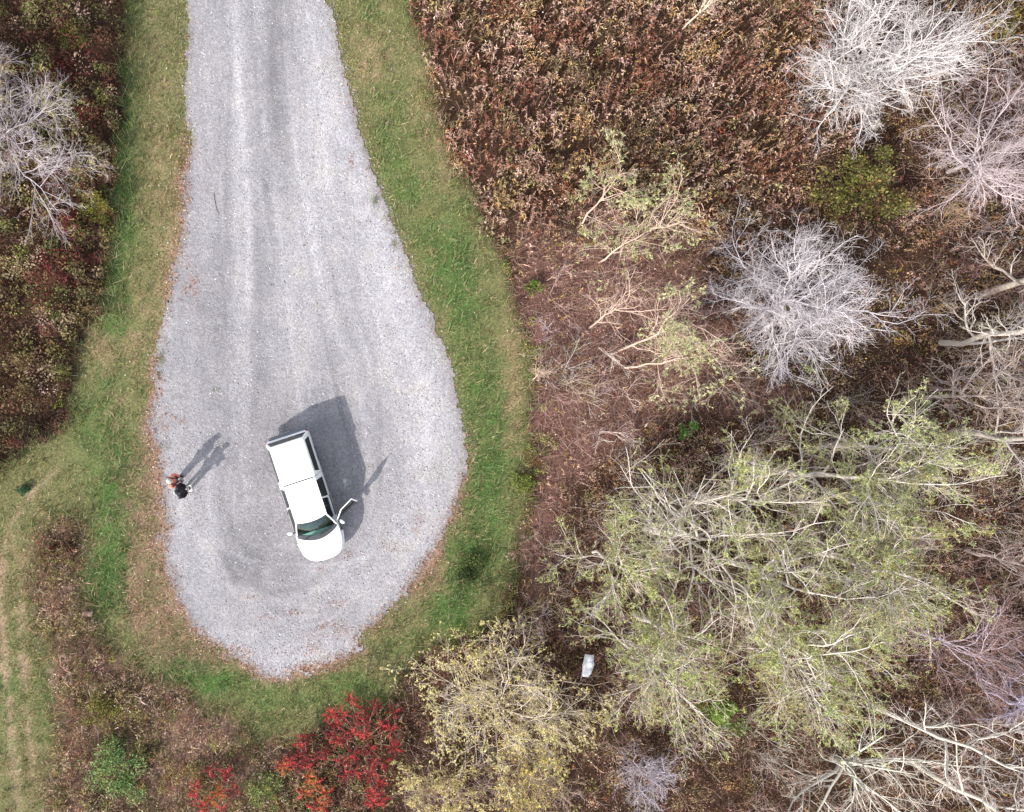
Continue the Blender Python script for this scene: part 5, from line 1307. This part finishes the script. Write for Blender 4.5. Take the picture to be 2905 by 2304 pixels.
# person in the coral jacket with a cream knit hat and dark straps
pa = S(478, 1367, 1.6)
aa_ = [((.06, .26, 1.12), (.25, .20, 1.05)), ((.05, -.25, 1.12), (.22, -.20, 1.02))]
wom = person("person in coral jacket with dark straps and banded cream hat", (pa[0] + .02, pa[1] + .02), math.radians(-6), .97, M_coral, M_jeans, aa_, True)
hat = dome("knit_hat", (.008, 0, 1.655), .118, M_hat, wom, 1.65, sq=(1.05, .95, 1.02))
for off in (-.035, .03, .085):
    s = Soup(); r_ = math.sqrt(max(.121 ** 2 - off ** 2, 0)); t = np.linspace(-1.25, 1.25, 13)
    V, Q = tubes(np.stack([.008 + off * 1.05 + .02 * np.cos(t), r_ * .95 * np.sin(t), 1.655 + r_ * 1.02 * np.cos(t)], 1)[None], np.full((1, 13), .011), 5); s.add(V, Q)
    link("hat_band", s.mesh("hat_band", [M_band], True), hat)
for s2 in (1, -1):
    s = Soup(); P = np.array([(-.17, s2 * .10, 1.20), (-.15, s2 * .115, 1.38), (-.06, s2 * .125, 1.485), (.06, s2 * .12, 1.475), (.15, s2 * .12, 1.36), (.17, s2 * .13, 1.15)])
    V, Q = tubes(P[None], np.full((1, 6), .022), 6); s.add(V, Q); link("strap", s.mesh("strap", [M_strap], True), wom)
    skin("glove", [(*np.array(aa_[0 if s2 > 0 else 1][1]), .05), (*(np.array(aa_[0 if s2 > 0 else 1][1]) + np.array((.09, -.01 * s2, -.03))), .052), (*(np.array(aa_[0 if s2 > 0 else 1][1]) + np.array((.15, -.02 * s2, -.06))), .03)], [(0, 1), (1, 2)], M_strap, wom, 1)

# ------------------------------------------------------------------ small things lying about
rg = np.random.default_rng(77)
M_sheet = mat_plain("white_plastic_sheet", (.72, .73, .76), .5, .4, 0, 8, .08)
c0 = S(1672, 1892, .85); bm = bmesh.new(); G = []
for i in range(21):
    u = i / 20; row = []
    for j in range(15):
        v = j / 14 * 2 - 1
        w = .25 * (1 - .35 * abs(u - .45) * 2) * (1 - .3 * max(0, u - .85) * 5)
        px = v * w + (.06 - .16 * u); py = .45 - .88 * u
        if v < -.7 and u > .85: py -= .25 * (u - .85) / .15 * (-v - .7) / .3; px -= .08 * (u - .85) / .15
        zz = .85 + .05 * math.sin(7 * u + 2 * v) + .09 * (float(fbm(np.array([px * 1.0]), np.array([py]), .16, 51)[0]) - .5) * 2 - .14 * v * v - .1 * (2 * u - 1) ** 4
        row.append((px, py, zz))
    G.append(row)
vt = bm_grid(bm, G); vb_ = bm_grid(bm, [[(p[0], p[1], p[2] - .012) for p in r] for r in G]); a, b = ring(vt), ring(vb_)
for k in range(len(a)): bm.faces.new((a[k], a[(k + 1) % len(a)], b[(k + 1) % len(a)], b[k]))
bmesh.ops.recalc_face_normals(bm, faces=bm.faces)
o = bm_obj("plastic_sheet", bm, M_sheet, None, True); o.location = (c0[0], c0[1], 0); o["label"] = "crumpled white plastic sheet caught in twigs left of the feathery grove"; o["category"] = "plastic sheet"
# short log with a pale cut end
lg = thing("short_log", "short brown log with pale cut end beside the low brush and grass", "log", (*S(252, 1739), 0), math.radians(-4))
s = Soup(); P = np.array([(-.20, .02, .12), (-.07, 0, .12), (.05, 0, .125), (.16, 0, .125)]); V, Q = tubes(P[None], np.array([[.10, .115, .115, .12]]), 12); s.add(V, Q, None, np.tile(alb((156, 128, 118)), (len(V), 1)))
link("bark", s.mesh("bark", [M_bark], True), lg)
s = Soup(); t = np.linspace(0, 2 * np.pi, 13)[:-1]; rr = .118
V = np.concatenate([[(.166, 0, .125)], np.stack([.163 + 0 * t, rr * np.cos(t), .125 + rr * np.sin(t)], 1)]); T = [(0, 1 + i, 1 + (i + 1) % 12) for i in range(12)]
s.add(V, None, T, np.tile(alb((236, 220, 196)), (13, 1))); link("cut_end", s.mesh("cut_end", [M_bark]), lg)
# sticks on the gravel
def stick(label, pts, r, c):
    P = np.array([[*S(px, py), .018 + .01 * (i % 2)] for i, (px, py) in enumerate(pts)]); b0 = P[0].copy(); b0[2] = 0
    s = Soup(); V, Q = tubes((P - b0)[None], np.linspace(r, r * .5, len(P))[None], 6); s.add(V, Q, None, np.tile(alb(c), (len(V), 1)))
    o = link("stick", s.mesh("stick", [M_bark], True)); o.location = b0; o["label"] = label; o["category"] = "stick"; o["group"] = "sticks lying on the gravel"
stick("long thin dark stick on the upper part of the gravel road", [(608, 548), (609, 565), (612, 582), (616, 597), (622, 608)], .012, (96, 84, 88))
stick("short thin dark twig on the gravel above the two people", [(561, 1016), (556, 1026), (551, 1034)], .009, (100, 90, 92))
tot = sum(len(m.polygons) * 1 for m in bpy.data.meshes)
print("polys", tot)
print("tris", sum(sum(p for p in np.maximum(0, np.diff(np.append(np.array([q.loop_start for q in m.polygons]), len(m.loops))) - 2)) for m in bpy.data.meshes if len(m.polygons) < 3000) + sum(len(m.loops) - 2 * len(m.polygons) for m in bpy.data.meshes if len(m.polygons) >= 3000))
